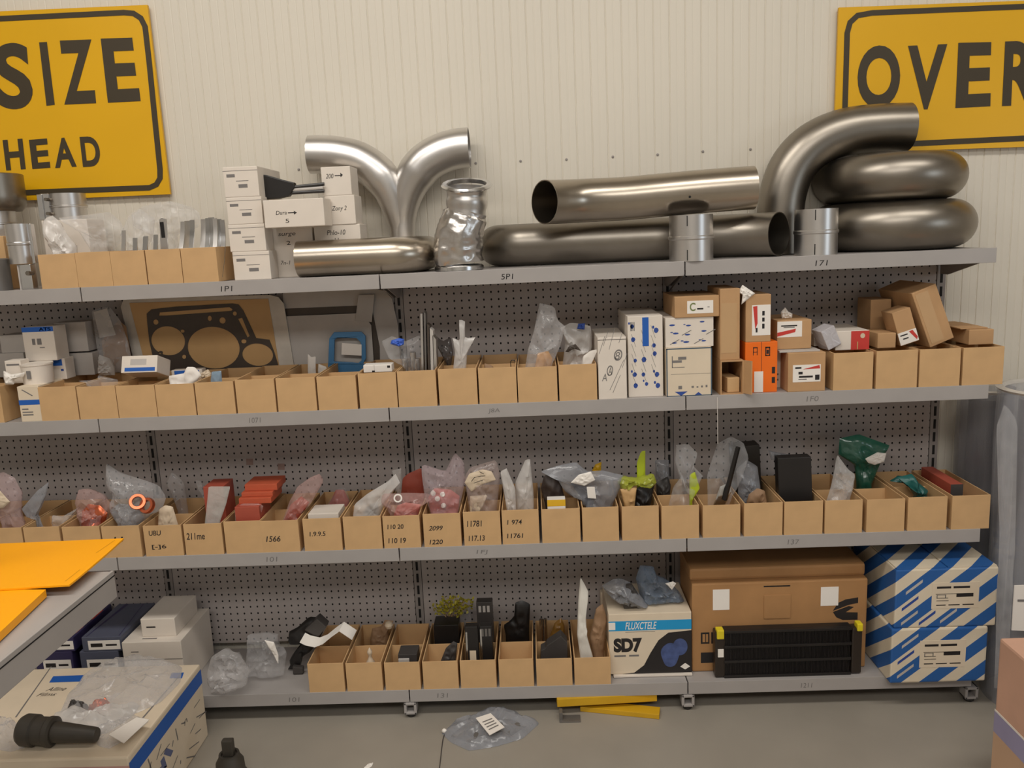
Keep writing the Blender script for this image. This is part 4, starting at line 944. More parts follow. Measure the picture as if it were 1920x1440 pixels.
# ------------------------------------------------------------------ third shelf
hw = lambda *rows: [(t, .16, .74-.42*i, .16+.085*len(t), .87-.42*i, .012, .15) for i, t in enumerate(rows)]
rows = [('s0', -96, -24, 991, 'cardboard bin at the left edge of the third shelf behind the orange sheets', None),
 ('s1', -22, 49, 990, 'cardboard bin on the third shelf holding a pinkish bag, leftmost above the orange sheet', None),
 ('s2', 52, 119, 988, 'nearly empty cardboard bin above the orange sheet, second from the left on the third shelf', None),
 ('s3', 124, 194, 987, 'cardboard bin above the orange sheet holding the copper-coloured bagged part', None),
 ('s4', 197, 268, 986, 'cardboard bin at the tip of the orange sheet holding a big clear bag', [('11', .3, .5, .55, .66, .012, .1)]),
 ('s5', 275, 346, 985, 'cardboard bin with two lines of boxy pen marks, right of the orange sheet', [('UBU', .14, .68, .46, .84, .012, .1), ('[-]6', .18, .22, .56, .38, .012, 0)]),
 ('s6', 350, 421, 982, 'cardboard bin marked in one line with the red wrapped packet behind it', [('211me', .06, .5, .54, .72, .012, .1)]),
 ('s7', 425, 494, 977, 'unmarked cardboard bin under the stack of red flat boxes on the third shelf', None),
 ('s8', 493, 564, 976, 'cardboard bin marked 1566 on the third shelf', [('1566', .12, .34, .5, .52, .012, .2)]),
 ('s9', 572, 643, 972, 'cardboard bin marked 1995 on the third shelf', [('1.9.9.5', .16, .46, .58, .6, .012, .1)]),
 ('s10', 647, 718, 968, 'unmarked cardboard bin holding a grey frosted bag, right of the bin marked 1995', None),
 ('s11', 721, 790, 967, 'cardboard bin with two lines of figures, 110 20 over 110 19', [('110 20', .12, .6, .56, .74, .012, .1), ('110 19', .12, .16, .6, .32, .012, .1)]),
 ('s12', 796, 866, 963, 'cardboard bin with two lines of figures, 2099 over 1220', [('2099', .14, .5, .52, .64, .012, .3), ('1220', .14, .08, .5, .22, .012, .2)]),
 ('s13', 871, 940, 959, 'cardboard bin with two lines of figures, 11781 over 117.13', [('11781', .1, .56, .5, .74, .012, .1), ('117.13', .12, .14, .56, .3, .012, .1)]),
 ('s14', 943, 1012, 956, 'cardboard bin with two lines of figures, 1974 over 11761', [('1 974', .14, .58, .54, .72, .012, .1), ('11761', .12, .18, .56, .32, .012, .1)]),
 ('s15', 1017, 1089, 954, 'unmarked cardboard bin holding the dark part with a yellow and white box', None),
 ('s16', 1093, 1161, 951, 'unmarked cardboard bin under the wide grey bag on the third shelf', None),
 ('s17', 1167, 1236, 949, 'unmarked cardboard bin holding the yellow-green bag', None),
 ('s18', 1241, 1311, 948, 'unmarked cardboard bin holding a clear bag with a yellow-green part', None),
 ('s19', 1318, 1388, 947, 'unmarked cardboard bin with a black rod standing in a tall clear bag', None),
 ('s20', 1395, 1467, 943, 'unmarked cardboard bin with a pale round bag behind, left of the black box', None),
 ('s21', 1470, 1542, 940, 'unmarked cardboard bin holding the tall black box', None),
 ('s22', 1546, 1616, 938, 'unmarked cardboard bin holding the pointed clear bag', None),
 ('s23', 1624, 1695, 936, 'open cardboard bin in front of the green bag', None),
 ('s24', 1701, 1774, 932, 'cardboard bin holding the teal bag, second from the right end of the third shelf', None),
 ('s25', 1783, 1854, 929, 'cardboard bin at the right end of the third shelf holding a long red box', None)]
for k, a, b, t, lab, wr in rows: make_bin(k, a, b, t, Z3, .31, lab, wr, -.352, GB[2], True, t+62)
YF, YB = -.272, -.1
GC = None
lump('pinkish clear bag at the left edge of the third shelf', [(-18, 985), (-20, 900), (5, 884), (28, 896), (42, 925), (38, 960), (46, 985)], YF, .03, film('faint pink film', (226, 200, 200), .25, .2), bin_='s1')
lump('beige disc-shaped part in the pinkish bag at the left edge', [(-22, 955), (-18, 928), (0, 920), (19, 941), (6, 953)], -.305, .008, M_BEIGE, 'disc_part', 'part', bin_=None)
lump('long grey film flap standing up from the second third-shelf bin', [(50, 970), (40, 955), (70, 920), (92, 903), (86, 930), (66, 968)], YF, .01, M_GREYF, bin_='s2')
lump('small clear bag lying low in the second third-shelf bin', [(100, 985), (97, 966), (118, 968), (150, 950), (152, 975), (118, 985)], -.255, .025, M_CLEAR2, bin_='s2')
lump('copper-coloured part in the third bin of the third shelf', [(152, 984), (153, 958), (165, 945), (188, 948), (202, 962), (196, 984)], YF, .03, M_COPPER, 'copper_part', 'part', bin_='s3')
lump('clear bag with a bright knot around the copper-coloured part', [(148, 985), (146, 955), (142, 938), (148, 918), (166, 916), (190, 925), (212, 948), (196, 985)], -.255, .05, M_PINKF, bin_='s3')
lump('big clear bag with a tall pointed corner in the bin at the orange sheet tip', [(204, 985), (203, 950), (212, 930), (200, 905), (198, 868), (225, 886), (270, 900), (298, 910), (312, 932), (304, 955), (290, 972), (266, 985)], -.262, .05, film('clear film thick', (228, 228, 230), .17, .1, .35, 26, .2), bin_='s4')
lump('grey rounded contents of the big clear bag', [(206, 984), (206, 958), (222, 944), (244, 946), (262, 958), (272, 970), (264, 984)], -.27, .03, M_GREYF, 'bag_contents', 'bag', bin_='s4')
for i, (px, py) in enumerate(((258, 941), (276, 948))):
    p = W(px, py, -.315)
    o = obj('copper_ring', MB().lathe([(.018, -.008), (.027, -.008), (.029, 0), (.027, .008), (.018, .008), (.018, -.008)], p, (.3-.5*i, -.8, .45), 24), M_COPPER, None, p, world=True, smooth=True)
    tag(o, 'copper ring seen in the big clear bag, %s one' % ('left', 'right')[i], 'ring', 'copper rings')
lump('pale film bag standing behind the bin with boxy pen marks', [(315, 955), (312, 905), (322, 885), (330, 890), (345, 905), (352, 955)], YB, .02, M_CLEAR2, bin_='s5')
lump('narrow clear bag behind the bin with boxy pen marks', [(376, 950), (366, 900), (378, 902), (386, 930), (392, 952)], YB, .02, M_CLEAR2, bin_='s6')
lump('beige wrapped piece in the bin with boxy pen marks', [(283, 984), (298, 955), (310, 947), (324, 950), (334, 984)], YF, .025, M_BEIGE, 'wrapped_piece', 'packet', bin_='s5')
def bbox_px(key, label, px0, px1, pyt, y, d, m, rot=(0, 0, 0), zoff=.001, name='parts_box', zb=None, bev=.002):
    cx, zf, yf, bw = BINS[key]; z = zf+zoff if zb is None else zb
    a, b = W(px0, pyt, y), W(px1, pyt, y)
    if zb is None:
        lo_, hi_ = cx-bw/2+.007, cx+bw/2-.007; wd_ = min(b.x-a.x, hi_-lo_); a.x = min(max(a.x, lo_), hi_-wd_); b.x = a.x+wd_
    return box_(name, label, 'box', a.x, b.x, y, d, z, a.z*.5+b.z*.5-z, m, rot, None, bev)
o = bbox_px('s6', 'tall red packet with a clear crumpled front behind the bin marked in one line', 398, 436, 912, -.28, .1, M_RED)
lump('clear crumpled wrapping on the front of the tall red packet', [(384, 982), (388, 945), (391, 912), (432, 912), (424, 945), (420, 978)], -.318, .012, film('bright wrap', (220, 222, 216), .4, .2, .12), 'clear_wrap', 'wrapping', bin_='s6')
o = bbox_px('s7', 'lower red flat box wrapped in pink film in the unmarked bin', 444, 490, 950, -.33, .12, M_RED)
lump('pink film bulging around the lower red flat box', [(441, 976), (440, 952), (455, 944), (484, 944), (494, 948), (486, 976)], -.312, .02, M_PINKF, 'film_wrap', 'wrapping', bin_='s7')
zz = top(o)
for i, (a, b, pt, y, lab) in enumerate(((447, 508, 934, -.30, 'orange-red flat box, lowest of the three upper ones'), (452, 511, 923, -.285, 'orange-red flat box, middle one of the three upper ones'), (458, 519, 908, -.27, 'orange-red flat box topmost in the unmarked bin'))):
    q = bbox_px('s7', lab, a, b, pt, y, .13-.012*i, mat('orange red carton', (190, 88, 58), .5, 0, .05), zb=zz+.0005); zz = top(q)
lump('red part wrapped in film in the bin marked 1566', [(533, 974), (545, 946), (565, 930), (580, 942), (562, 974)], YF, .025, M_RED, 'wrapped_part', 'part', bin_='s8')
lump('pink film bag with a grey neck leaning out of the bin marked 1566', [(530, 975), (543, 940), (558, 912), (582, 895), (600, 888), (607, 902), (582, 945), (562, 975)], -.262, .04, M_PINKF, bin_='s8')
o = binbox('s9', 'flat white carton lying across the bin marked 1995', -.0, .03, .108, .1, .022, M_WHITE, z=RIM['s9']-.014, name='flat_carton')
lump('red and white torn packet at the back of the bin marked 1995', [(620, 966), (617, 945), (630, 918), (645, 918), (655, 940), (648, 966)], -.12, .02, M_PINK, 'packet', 'packet', bin_='s9')
lump('clear bag around the torn packet of the bin marked 1995', [(616, 966), (612, 948), (628, 925), (633, 915), (648, 914), (658, 940), (652, 966)], -.12, .03, M_CLEAR, bin_='s9')
lump('grey frosted bag arching out of the unmarked bin right of 1995', [(660, 966), (665, 945), (690, 925), (728, 902), (742, 888), (750, 905), (722, 940), (712, 966)], -.26, .02, M_FROST, bin_='s10')
lump('dark grey part under the frosted bag right of 1995', [(680, 966), (688, 950), (708, 940), (712, 966)], -.235, .02, M_MGREY, 'grey_part', 'part', bin_='s10')
lump('narrow film bag rising behind the bin of 110 20', [(737, 930), (735, 882), (752, 878), (757, 920)], -.12, .012, M_FROST, bin_='s11')
lump('red-orange packet standing at the back of the bin of 110 20', [(752, 926), (755, 897), (765, 888), (790, 877), (795, 924)], -.14, .018, M_RED, 'packet', 'packet', bin_='s11')
lump('pink contents low in the clear bag of the bin of 110 20', [(738, 966), (745, 948), (760, 942), (790, 946), (796, 966)], -.275, .02, M_PINK, 'pink_part', 'part', bin_='s11')
p = W(746, 934, -.325); o = obj('white_ring', MB().lathe([(.010, -.003), (.015, -.003), (.015, .003), (.010, .003), (.010, -.003)], p, (.2, -1, .3), 20), M_PAPER, None, p, world=True, smooth=True); tag(o, 'white plastic ring in the pinkish bag above 110 20', 'ring')
lump('wide clear pinkish bag over the bin of 110 20', [(722, 967), (714, 940), (718, 926), (760, 924), (802, 925), (814, 932), (806, 950), (792, 967)], -.275, .045, M_PINKF, bin_='s11')
lump('pink part with white bits in the bin of 2099', [(806, 962), (803, 932), (815, 915), (845, 918), (862, 930), (860, 962)], -.262, .022, M_PINK, 'pink_part', 'part', bin_='s12')
for i, (px, py) in enumerate(((812, 925), (820, 935), (830, 927), (832, 948))):
    p = W(px, py, -.292); o = obj('white_bit', MB().lathe([(.001, -.007), (.009, -.003), (.009, .004), (.001, .007)], p, (.5-i*.3, -1, .2*i), 12), M_PAPER, None, p, world=True, smooth=True)
    tag(o, 'small white plastic bit in the bag of the bin of 2099, %s' % ('leftmost', 'second from the left', 'third from the left', 'lowest')[i], 'plastic bit', 'white plastic bits')
lump('big pinkish clear bag with a zip edge in the bin of 2099', [(800, 962), (796, 930), (790, 885), (792, 870), (835, 884), (853, 848), (870, 866), (872, 905), (865, 962)], -.262, .045, film('pink clear film', (226, 206, 210), .2, .14, .35, 26, .2), bin_='s12')
lump('cream paper with pen strokes in the bin of 11781', [(871, 905), (880, 888), (905, 880), (922, 884), (930, 900), (905, 908), (884, 922)], -.29, .006, M_BEIGE, 'noted_paper', 'paper', bin_=None)
pp = bpy.context.scene.objects['noted_paper']; pp.location.z += 0
fr = Fr(W(884, 908, -.299), (1, 0, 0), (0, 0, 1), (0, -1, 0), .08, .06)
mb = MB(); mb.ribbon([(0, .01), (.012, .025), (.05, .03)], .002, fr); mb.ribbon([(.008, .004), (.04, .014)], .002, fr); mb.ribbon([(.03, .045), (.045, .036)], .002, fr); obj('pen_stroke', mb, M_INK, pp, world=True)
lump('cream cup-shaped part in the bin of 11781', [(881, 957), (881, 930), (914, 928), (908, 945), (902, 957)], YF, .02, M_BEIGE, 'cup_part', 'part', bin_='s13')
lump('clear pinkish bag with a grey flap in the bin of 11781', [(870, 958), (870, 895), (882, 876), (930, 862), (938, 890), (934, 958)], -.255, .04, film('pale pink film', (222, 204, 198), .2, .15), bin_='s13')
lump('frosted white bag folded in the bin of 1974, left one', [(946, 955), (938, 884), (950, 878), (966, 915), (968, 955)], -.29, .018, M_FROST, bin_='s14')
lump('tall frosted white bag folded in the bin of 1974, right one', [(968, 955), (966, 905), (985, 862), (994, 860), (1000, 920), (1008, 955)], -.25, .022, M_FROST, bin_='s14')
lump('dark brown domed part in the bin left of the wide grey bag', [(1019, 950), (1014, 915), (1020, 892), (1036, 886), (1052, 904), (1060, 940)], -.25, .035, mat('dark brown plastic', (52, 40, 34), .5), 'domed_part', 'part', bin_='s15')
o = bbox_px('s15', 'small white box with a yellow top edge in front of the dark domed part', 1026, 1060, 937, -.335, .04, M_PAPER); ink(o, face(o, 'front'), [(0, .84, 1, 1)], M_YEL2, 'yellow_edge')
lump('dark slate block inside the wide grey bag', [(1072, 946), (1070, 905), (1095, 912), (1120, 918), (1112, 946)], -.25, .02, M_SLATE, 'slate_block', 'part', bin_='s16')
lump('wide grey bag draped over two unmarked bins of the third shelf', [(1085, 950), (1058, 920), (1040, 890), (1012, 884), (1050, 872), (1080, 866), (1100, 884), (1130, 882), (1172, 892), (1156, 930), (1150, 950)], -.265, .035, M_GREYF, bin_='s16')
lump('white paper piece on the wide grey bag', [(1070, 905), (1085, 890), (1108, 884), (1116, 900), (1096, 911)], -.306, .006, M_PAPER, 'paper_piece', 'paper')
plate('small white rectangular label on the wide grey bag', [(1102, 934), (1100, 913), (1115, 913), (1118, 935)], -.31, .002, M_PAPER, 'bag_label', 'label'); adopt(newest('bag_label'), newest('plastic_bag'))
lump('yellow pointed nozzle tip behind the wide grey bag', [(1110, 896), (1109, 884), (1116, 871), (1128, 866), (1127, 882), (1122, 896)], -.16, .012, M_YEL2, 'nozzle_tip', 'nozzle', bin_=None)
lump('yellow-green bag slumped over its bin on the third shelf', [(1168, 920), (1157, 905), (1164, 893), (1195, 897), (1226, 889), (1231, 905), (1222, 914), (1190, 908)], -.265, .04, M_LIMEF, bin_=None)
lump('dark part beneath the yellow-green bag', [(1186, 948), (1192, 915), (1228, 905), (1228, 948)], -.262, .03, M_BLACK, 'dark_part', 'part', bin_='s17')
lump('grey and tan labelled packet beneath the yellow-green bag', [(1170, 948), (1163, 917), (1194, 914), (1190, 948)], -.285, .02, M_TAN, 'packet', 'packet', bin_='s17')
lump('upright yellow-green strip standing out of its bag', [(1194, 900), (1194, 868), (1202, 846), (1210, 845), (1210, 900)], -.225, .008, M_LIME, 'plastic_strip', 'strip', bin_='s17')
lump('dark tangle behind the yellow-green bag', [(1234, 940), (1230, 905), (1252, 893), (1258, 910), (1254, 940)], -.15, .03, M_DGREY, 'dark_part', 'part', bin_='s18')
lump('grey box in dim film behind the yellow-green bag', [(1230, 902), (1228, 862), (1254, 862), (1256, 900)], -.1, .025, M_GREYF, bin_='s18')
lump('clear pointed bag with a yellow-green part, right of the dark tangle', [(1254, 946), (1262, 915), (1280, 890), (1266, 870), (1268, 834), (1290, 832), (1308, 850), (1298, 872), (1318, 892), (1312, 946)], -.262, .035, M_CLEAR, bin_='s18')
lump('yellow-green plastic part inside the clear pointed bag', [(1292, 946), (1293, 890), (1303, 884), (1312, 915), (1306, 946)], -.278, .012, M_LIME, 'plastic_part', 'part', bin_='s18')
lump('tall clear bag around the black rod on the third shelf', [(1327, 946), (1326, 890), (1345, 832), (1370, 818), (1394, 830), (1404, 858), (1390, 900), (1376, 946)], -.255, .03, M_CLEAR, bin_='s19')
a_, b_2 = W(1362, 925, -.30), W(1384, 838, -.30); a0 = a_-(b_2-a_)*.15
tag(obj('black_rod', MB().tube([a0, b_2], .0085, 4), M_BLACK, None, a0, world=True), 'black flat rod slanting up out of the tall clear bag', 'rod')
lump('grey metal bracket at the foot of the black rod', [(1338, 946), (1350, 912), (1368, 905), (1372, 920), (1360, 946)], -.29, .012, M_CHROME, 'bracket', 'bracket', bin_='s19')
lump('pale round film bag left of the black box', [(1382, 915), (1380, 880), (1400, 862), (1420, 874), (1426, 915)], -.2, .03, M_GREYF, bin_='s20')
lump('tan crumpled paper in the bin left of the black box', [(1400, 940), (1404, 927), (1420, 915), (1434, 920), (1438, 940)], -.25, .025, M_BROWNP, 'paper_packing', 'packing', bin_='s20')
o = bbox_px('s21', 'tall black box standing in its third-shelf bin', 1450, 1512, 860, -.285, .055, M_BLACK, (R(-3), R(-2), R(-4)), zoff=.006); panel(o, face(o, 'right'), (.1, .1, .4, .98), M_DGREY, 'edge_strip')
o = bbox_px('s20', 'dim black carton behind the tall black box', 1430, 1480, 834, -.13, .07, mat('dim black card', (40, 34, 28), .6), (0, R(-3), 0), zoff=.008)
lump('grey film crumpled over the two black boxes', [(1446, 862), (1440, 845), (1470, 850), (1500, 855), (1515, 862), (1490, 866)], -.2, .02, M_GREYF, bin_=None)
lump('pointed clear bag with bright folds right of the black box', [(1550, 938), (1560, 905), (1570, 852), (1590, 880), (1604, 890), (1602, 938)], -.275, .03, film('bright clear film', (228, 226, 224), .3, .15), bin_='s22')
lump('green plastic bag with a white tag at the back of the third shelf', [(1606, 908), (1602, 872), (1572, 852), (1574, 822), (1610, 814), (1640, 825), (1668, 835), (1655, 858), (1662, 908)], -.11, .03, film('green film', (44, 108, 88), .72, .2, .3, 20, .2), bin_='s23')
lump('white crumpled tag on the green plastic bag', [(1628, 868), (1622, 860), (1645, 848), (1662, 850), (1658, 866), (1640, 872)], -.17, .008, M_PAPER, 'bag_tag', 'tag'); adopt(newest('bag_tag'), newest('plastic_bag'))
lump('teal bag lying in the second bin from the right end', [(1716, 932), (1700, 905), (1682, 895), (1710, 888), (1722, 905), (1742, 918), (1752, 932)], -.24, .03, M_TEAL, bin_='s24')
lump('dark teal part lying in front of the teal bag', [(1690, 905), (1668, 902), (1684, 892), (1708, 894), (1718, 905), (1714, 914)], -.17, .02, M_TEAL, 'teal_part', 'part', bin_=None)
o = bbox_px('s25', 'long red box with a grey end lying in the bin at the right end', 1783, 1806, 908, -.30, .22, M_RED, (0, 0, 0), zoff=.002); panel(o, face(o, 'front'), (0, 0, 1, 1), M_DGREY, 'grey_end')
for i, (px, py) in enumerate(((468, 866), (527, 875))):
    p = W(px, py, .006); s = obj('sticker_remnant', MB().prism([p+V((-.014, 0, -.012)), p+V((.013, 0, -.013)), p+V((.015, 0, .012)), p+V((-.012, 0, .013))], (0, -.0006, 0)), film('faded sticker', (200, 168, 156), .5), None, p, world=True)
    tag(s, 'faded sticker remnant on the back panel above the red boxes, %s one' % ('left', 'right')[i], 'sticker')
# ------------------------------------------------------------------ bottom shelf
rows = [('t1', 581, 648, 1244, 'cardboard bin with the curled white paper, first of the bottom shelf row'),
 ('t2', 652, 719, 1243, 'cardboard bin on the bottom shelf holding a bulb-shaped bagged part, second of the row'),
 ('t3', 724, 790, 1242, 'cardboard bin on the bottom shelf holding a small dark block, third of the row'),
 ('t4', 795, 861, 1240, 'cardboard bin on the bottom shelf in front of the leafy yellow-green bag'),
 ('t5', 865, 932, 1238, 'cardboard bin on the bottom shelf holding black modules with chrome strips'),
 ('t6', 937, 1002, 1236, 'cardboard bin on the bottom shelf with black handset-like parts in its rear half'),
 ('t7', 1007, 1074, 1235, 'cardboard bin on the bottom shelf holding a dark grey angular part in front'),
 ('t8', 1078, 1146, 1233, 'last cardboard bin of the bottom shelf row, holding white and brown bags')]
for k, a, b, t, lab in rows: make_bin(k, a, b, t, Z4, .30, lab, None, -.352, GB[3], True, t+57)
# navy and slate cartons and white boxes at the left
G5 = None
def lab2(c, a=(.12, .2, .92, .8)): 
    l, f = stick_label(c, 'front', a, None, [(.08, .3, .45, .7), (.55, .4, .9, .6)])
z = Z4
n0 = carton('lower navy carton on the bottom shelf half hidden by the grey foreground shelf', 70, 150, 1246, 1224, -.28, .3, Z4, M_NAVY); n0.location.z = Z4
n0h = W(110, 1224, -.28).z
for nm, (a, b, pt, pb, m, lab) in {'x': (72, 146, 1226, 1290, M_NAVY, ''), }.items(): pass
bpy.data.objects.remove(n0)
n1 = carton('lower navy carton on the bottom shelf behind the big white box', 76, 146, 1300, 1222, -.30, .28, Z4, M_NAVY); lab2(n1, (.2, .55, .94, .8))
n2 = carton('upper navy carton with red printed stickers on its lid', 70, 141, 1222, 1196, -.30, .28, top(n1), M_NAVY); lab2(n2, (.1, .15, .98, .75))
T_ = face(n2, 'top'); panel(n2, T_, (.25, .12, .95, .3), M_PINK, 'pink_sticker'); panel(n2, T_, (.2, .52, .98, .8), M_REDP, 'red_sticker'); panel(n2, T_, (.3, .36, .8, .46), M_BEIGE, 'pale_sticker')
n3 = carton('lower slate blue carton beside the navy ones', 160, 232, 1300, 1221, -.30, .28, Z4, M_SLATE); lab2(n3, (.16, .55, .96, .8))
n4 = carton('upper slate blue carton with folded lid beside the navy ones', 156, 230, 1221, 1194, -.30, .28, top(n3), M_SLATE); lab2(n4, (.15, .12, .96, .75))
n4.data.transform(Matrix.Identity(4))
ink(n4, face(n4, 'top'), [((.2, .98), (.3, .98), (.12, .02), (.1, .02)), ((.7, .98), (.72, .98), (.95, .02), (.93, .02))], M_NAVY, 'lid_fold')
w0 = carton('large white carton on the bottom shelf under the small white lidded box', 242, 352, 1310, 1203, -.31, .27, Z4, M_WHITE)
ink(w0, face(w0, 'front'), [(.14, .80, .27, .815), (0, .64, 1, .65)], M_INK); ink(w0, face(w0, 'top'), [(.3, .08, .55, .11)], M_GINK, 'top_print')
w1_ = carton('small white lidded box topmost at the left of the bottom shelf', 266, 330, 1186, 1160, -.27, .2, top(w0), M_WHITE)
ink(w1_, face(w1_, 'front'), [(.15, .5, .42, .58)], M_INK)
lump('clear bag with a shiny round crumple hanging over the bottom shelf edge', [(398, 1322), (388, 1262), (396, 1232), (420, 1216), (448, 1225), (468, 1255), (462, 1285), (430, 1300)], -.335, .05, M_CLEAR2, z=Z4+.004)
lump('clear bag with a white ribbon, left of the black bracket', [(460, 1300), (462, 1250), (464, 1190), (500, 1186), (520, 1192), (522, 1218), (538, 1222), (534, 1290)], -.23, .06, M_CLEAR, z=Z4+.003)
lump('twisted white ribbon on the clear bag left of the black bracket', [(500, 1208), (496, 1200), (514, 1204), (522, 1228), (522, 1245), (512, 1226)], -.30, .006, M_PAPER, 'ribbon_twist', 'ribbon'); adopt(newest('ribbon_twist'), newest('plastic_bag'))
# black bracket: a lobed upright moulding
bk = lump('black moulded plastic bracket standing left of the bottom shelf bins', [(544, 1298), (548, 1262), (542, 1240), (548, 1228), (570, 1214), (564, 1206), (540, 1206), (542, 1184), (558, 1176), (580, 1156), (602, 1158), (610, 1176), (598, 1200), (582, 1222), (566, 1232), (566, 1298)], -.185, .035, M_BLACK, 'plastic_bracket', 'bracket', z=Z4+.003, wr=.5)
obj('grey_cover', MB().prism([W(a, b, -.225) for a, b in ((548, 1250), (568, 1252), (568, 1264), (549, 1265))], (0, .02, 0)), M_DGREY, bk, world=True, bev=.004)
obj('square_knob', MB().prism([W(a, b, -.225) for a, b in ((570, 1182), (594, 1160), (612, 1176), (596, 1196))], (0, .05, 0)), M_DGREY, bk, world=True, bev=.004)
# curled paper
pp_ = [(562, 1205), (572, 1210), (590, 1214), (605, 1208), (622, 1194), (636, 1184), (648, 1192), (660, 1200)]
mb = MB(); vs = []
for i, (a, b) in enumerate(pp_): 
    p = W(a, b, -.28); vs += [p, p+V((.008, .05, .012)), p+V((.008, .05, .0135)), p+V((0, 0, .0015))]
fs = [(3, 2, 1, 0), (28, 29, 30, 31)]
for i in range(7):
    for j in range(4): fs.append((i*4+j, i*4+(j+1) % 4, i*4+4+(j+1) % 4, i*4+4+j))
tag(obj('curled_paper', MB().add(vs, fs), M_PAPER, None, W(600, 1212, -.28), world=True, smooth=True, ang=60), 'curled white paper lying over the first bottom shelf bin', 'paper')
lump('brown-tinted bag with a round white knob in the rear of the second bottom bin', [(694, 1200), (698, 1178), (715, 1174), (722, 1162), (738, 1164), (736, 1185), (728, 1200)], -.12, .025, M_BROWNP, bin_='t2', name='bagged_part', cat='bag')
p = W(729, 1172, -.155); tag(obj('round_knob', MB().lathe([(.001, -.016), (.012, -.011), (.0165, 0), (.012, .011), (.001, .016)], p, (0, 0, 1), 20), M_BEIGE, None, p, world=True, smooth=True), 'round white knob in the rear of the second bottom bin', 'knob')
p = BINS['t2']; k_ = (W(707, 1214, -.27).z-p[1]-.002)/.068
tag(obj('bulb_part', MB().lathe([(r_, h_*k_) for r_, h_ in ((.016, 0), (.017, .02), (.016, .036), (.008, .044), (.005, .05), (.009, .055), (.0095, .06), (.001, .068))], (p[0]+.008, -.27, p[1]+.002), (0, 0, 1), 20), M_BEIGE, None, (p[0]+.008, -.27, p[1]+.002), world=True, smooth=True), 'small white bulb-shaped part in the second bottom bin', 'bulb')
hb_ = W(757, 1217, -.25).z-BINS['t3'][1]
binbox('t3', 'small dark block with a pale strip in the third bottom bin', .012, .06, .07, .07, hb_, M_DGREY)
o = binbox('t3', 'pale strip leaning on the dark block in the third bottom bin', .0, .045, .04, .008, hb_*.9, M_GREYW, name='pale_strip', cat='strip')
lump('dark curved wedge in the fourth bottom bin', [(826, 1240), (836, 1215), (850, 1202), (858, 1206), (856, 1240)], -.272, .022, M_DGREY, 'dark_wedge', 'part', bin_='t4')
o = binbox('t4', 'black box in the rear of the fourth bottom bin', .006, .185, .095, .08, .15, M_BLACK)
lump('clear bag standing behind the black box and leafy piece', [(823, 1196), (816, 1150), (820, 1124), (850, 1128), (880, 1140), (884, 1165), (872, 1190)], -.034, .010, M_CLEAR, bin_=None)
# leafy yellow-green tangle: many small leaf blades, one mesh pattern
rg = random.Random(11); mb = MB(); c0 = W(850, 1162, -.1)
for i in range(230):
    a = rg.uniform(-1.0, 1.0); l = rg.uniform(.03, .095); p = c0+V((math.sin(a)*l*1.1, rg.uniform(-.025, .02), .01+math.cos(a)*l*.9))
    d = V((rg.uniform(-1, 1), rg.uniform(-1, .3), rg.uniform(-.3, 1))).normalized()*rg.uniform(.010, .02); s = d.cross(V((.3, 1, .2))).normalized()*.005
    mb.add([p, p+d*.5+s, p+d, p+d*.5-s], [(0, 1, 2, 3)])
tf = obj('leafy_tuft', mb, mat('yellow green leaf', (170, 160, 50), .5, 0, .2, 40), None, c0, world=True); tag(tf, 'leafy yellow-green tuft above the black box of the bottom shelf', 'tuft')
mb = MB()
for i in range(9): a = -.9+i*.22; mb.tube([c0+V((0, 0, -.03)), c0+V((math.sin(a)*.075, -.005*i % .02, .01+math.cos(a)*.08))], .0012, 5)
obj('stems', mb, M_TAN, tf, world=True)
# black modules with chrome strips
for i, (dx, lab) in enumerate(((-.022, 'black module with chrome edge strips, left one in the fifth bottom bin'), (.029, 'black module with a pale label, right one in the fifth bottom bin'))):
    o = binbox('t5', lab, dx, .04+.02*i, .046, .04, .2-.01*i, M_BLACK, (R(-5), 0, 0), z=BINS['t5'][1]+.006, name='black_module', cat='module')
    F_ = face(o, 'front'); obj('chrome_strip', MB().box(-.021, -.015, -.003, 0, .004, .18), M_CHROME, o)
    if i == 0: panel(o, F_, (.3, .35, .8, .55), M_BEIGE, 'label')
    else: ink(o, F_, [(.15+.28*k, .8, .33+.28*k, .95) for k in range(3)], M_MGREY, 'socket_row')
o = binbox('t5', 'black connector block with slotted top behind the modules of the fifth bottom bin', .02, .18, .06, .04, .24, M_DGREY, name='connector_block', cat='connector')
for k in range(3): obj('slot', MB().box(-.022+k*.016, -.012+k*.016, -.001, .001, .2, .225), M_GREYW, o)
lump('black curved handset-like part in the rear of the sixth bottom bin', [(948, 1190), (944, 1172), (956, 1164), (964, 1155), (966, 1130), (978, 1125), (994, 1132), (996, 1190)], -.12, .04, M_BLACK, 'black_part', 'part', bin_='t6', wr=.5)
for i, px in enumerate((1016, 1023)):
    p = W(px, 1188, -.13); zb = BINS['t7'][1]+.002; h = W(px, 1160, -.13).z-zb
    tag(obj('chrome_pin', MB().lathe([(.0075, 0), (.0075, h), (.001, h+.004)], (p.x, -.13, zb), n=16), M_CHROME, None, (p.x, -.13, zb), world=True, smooth=True), 'upright chrome pin in the rear of the seventh bottom bin, %s' % ('left', 'right')[i], 'pin', 'chrome pins')
lump('amber brown wedge in the rear of the seventh bottom bin', [(1032, 1190), (1040, 1168), (1052, 1158), (1062, 1172), (1060, 1190)], -.11, .025, mat('amber plastic', (150, 110, 50), .35), 'amber_wedge', 'part', bin_='t7')
dg = plate('dark grey angular part in the front of the seventh bottom bin', [(1012, 1240), (1014, 1220), (1022, 1216), (1026, 1210), (1052, 1192), (1064, 1205), (1064, 1240)], -.28, .05, M_DGREY, 'angular_part', 'part', z=Z4+.012, bev=.003)
for v in dg.data.vertices: pass
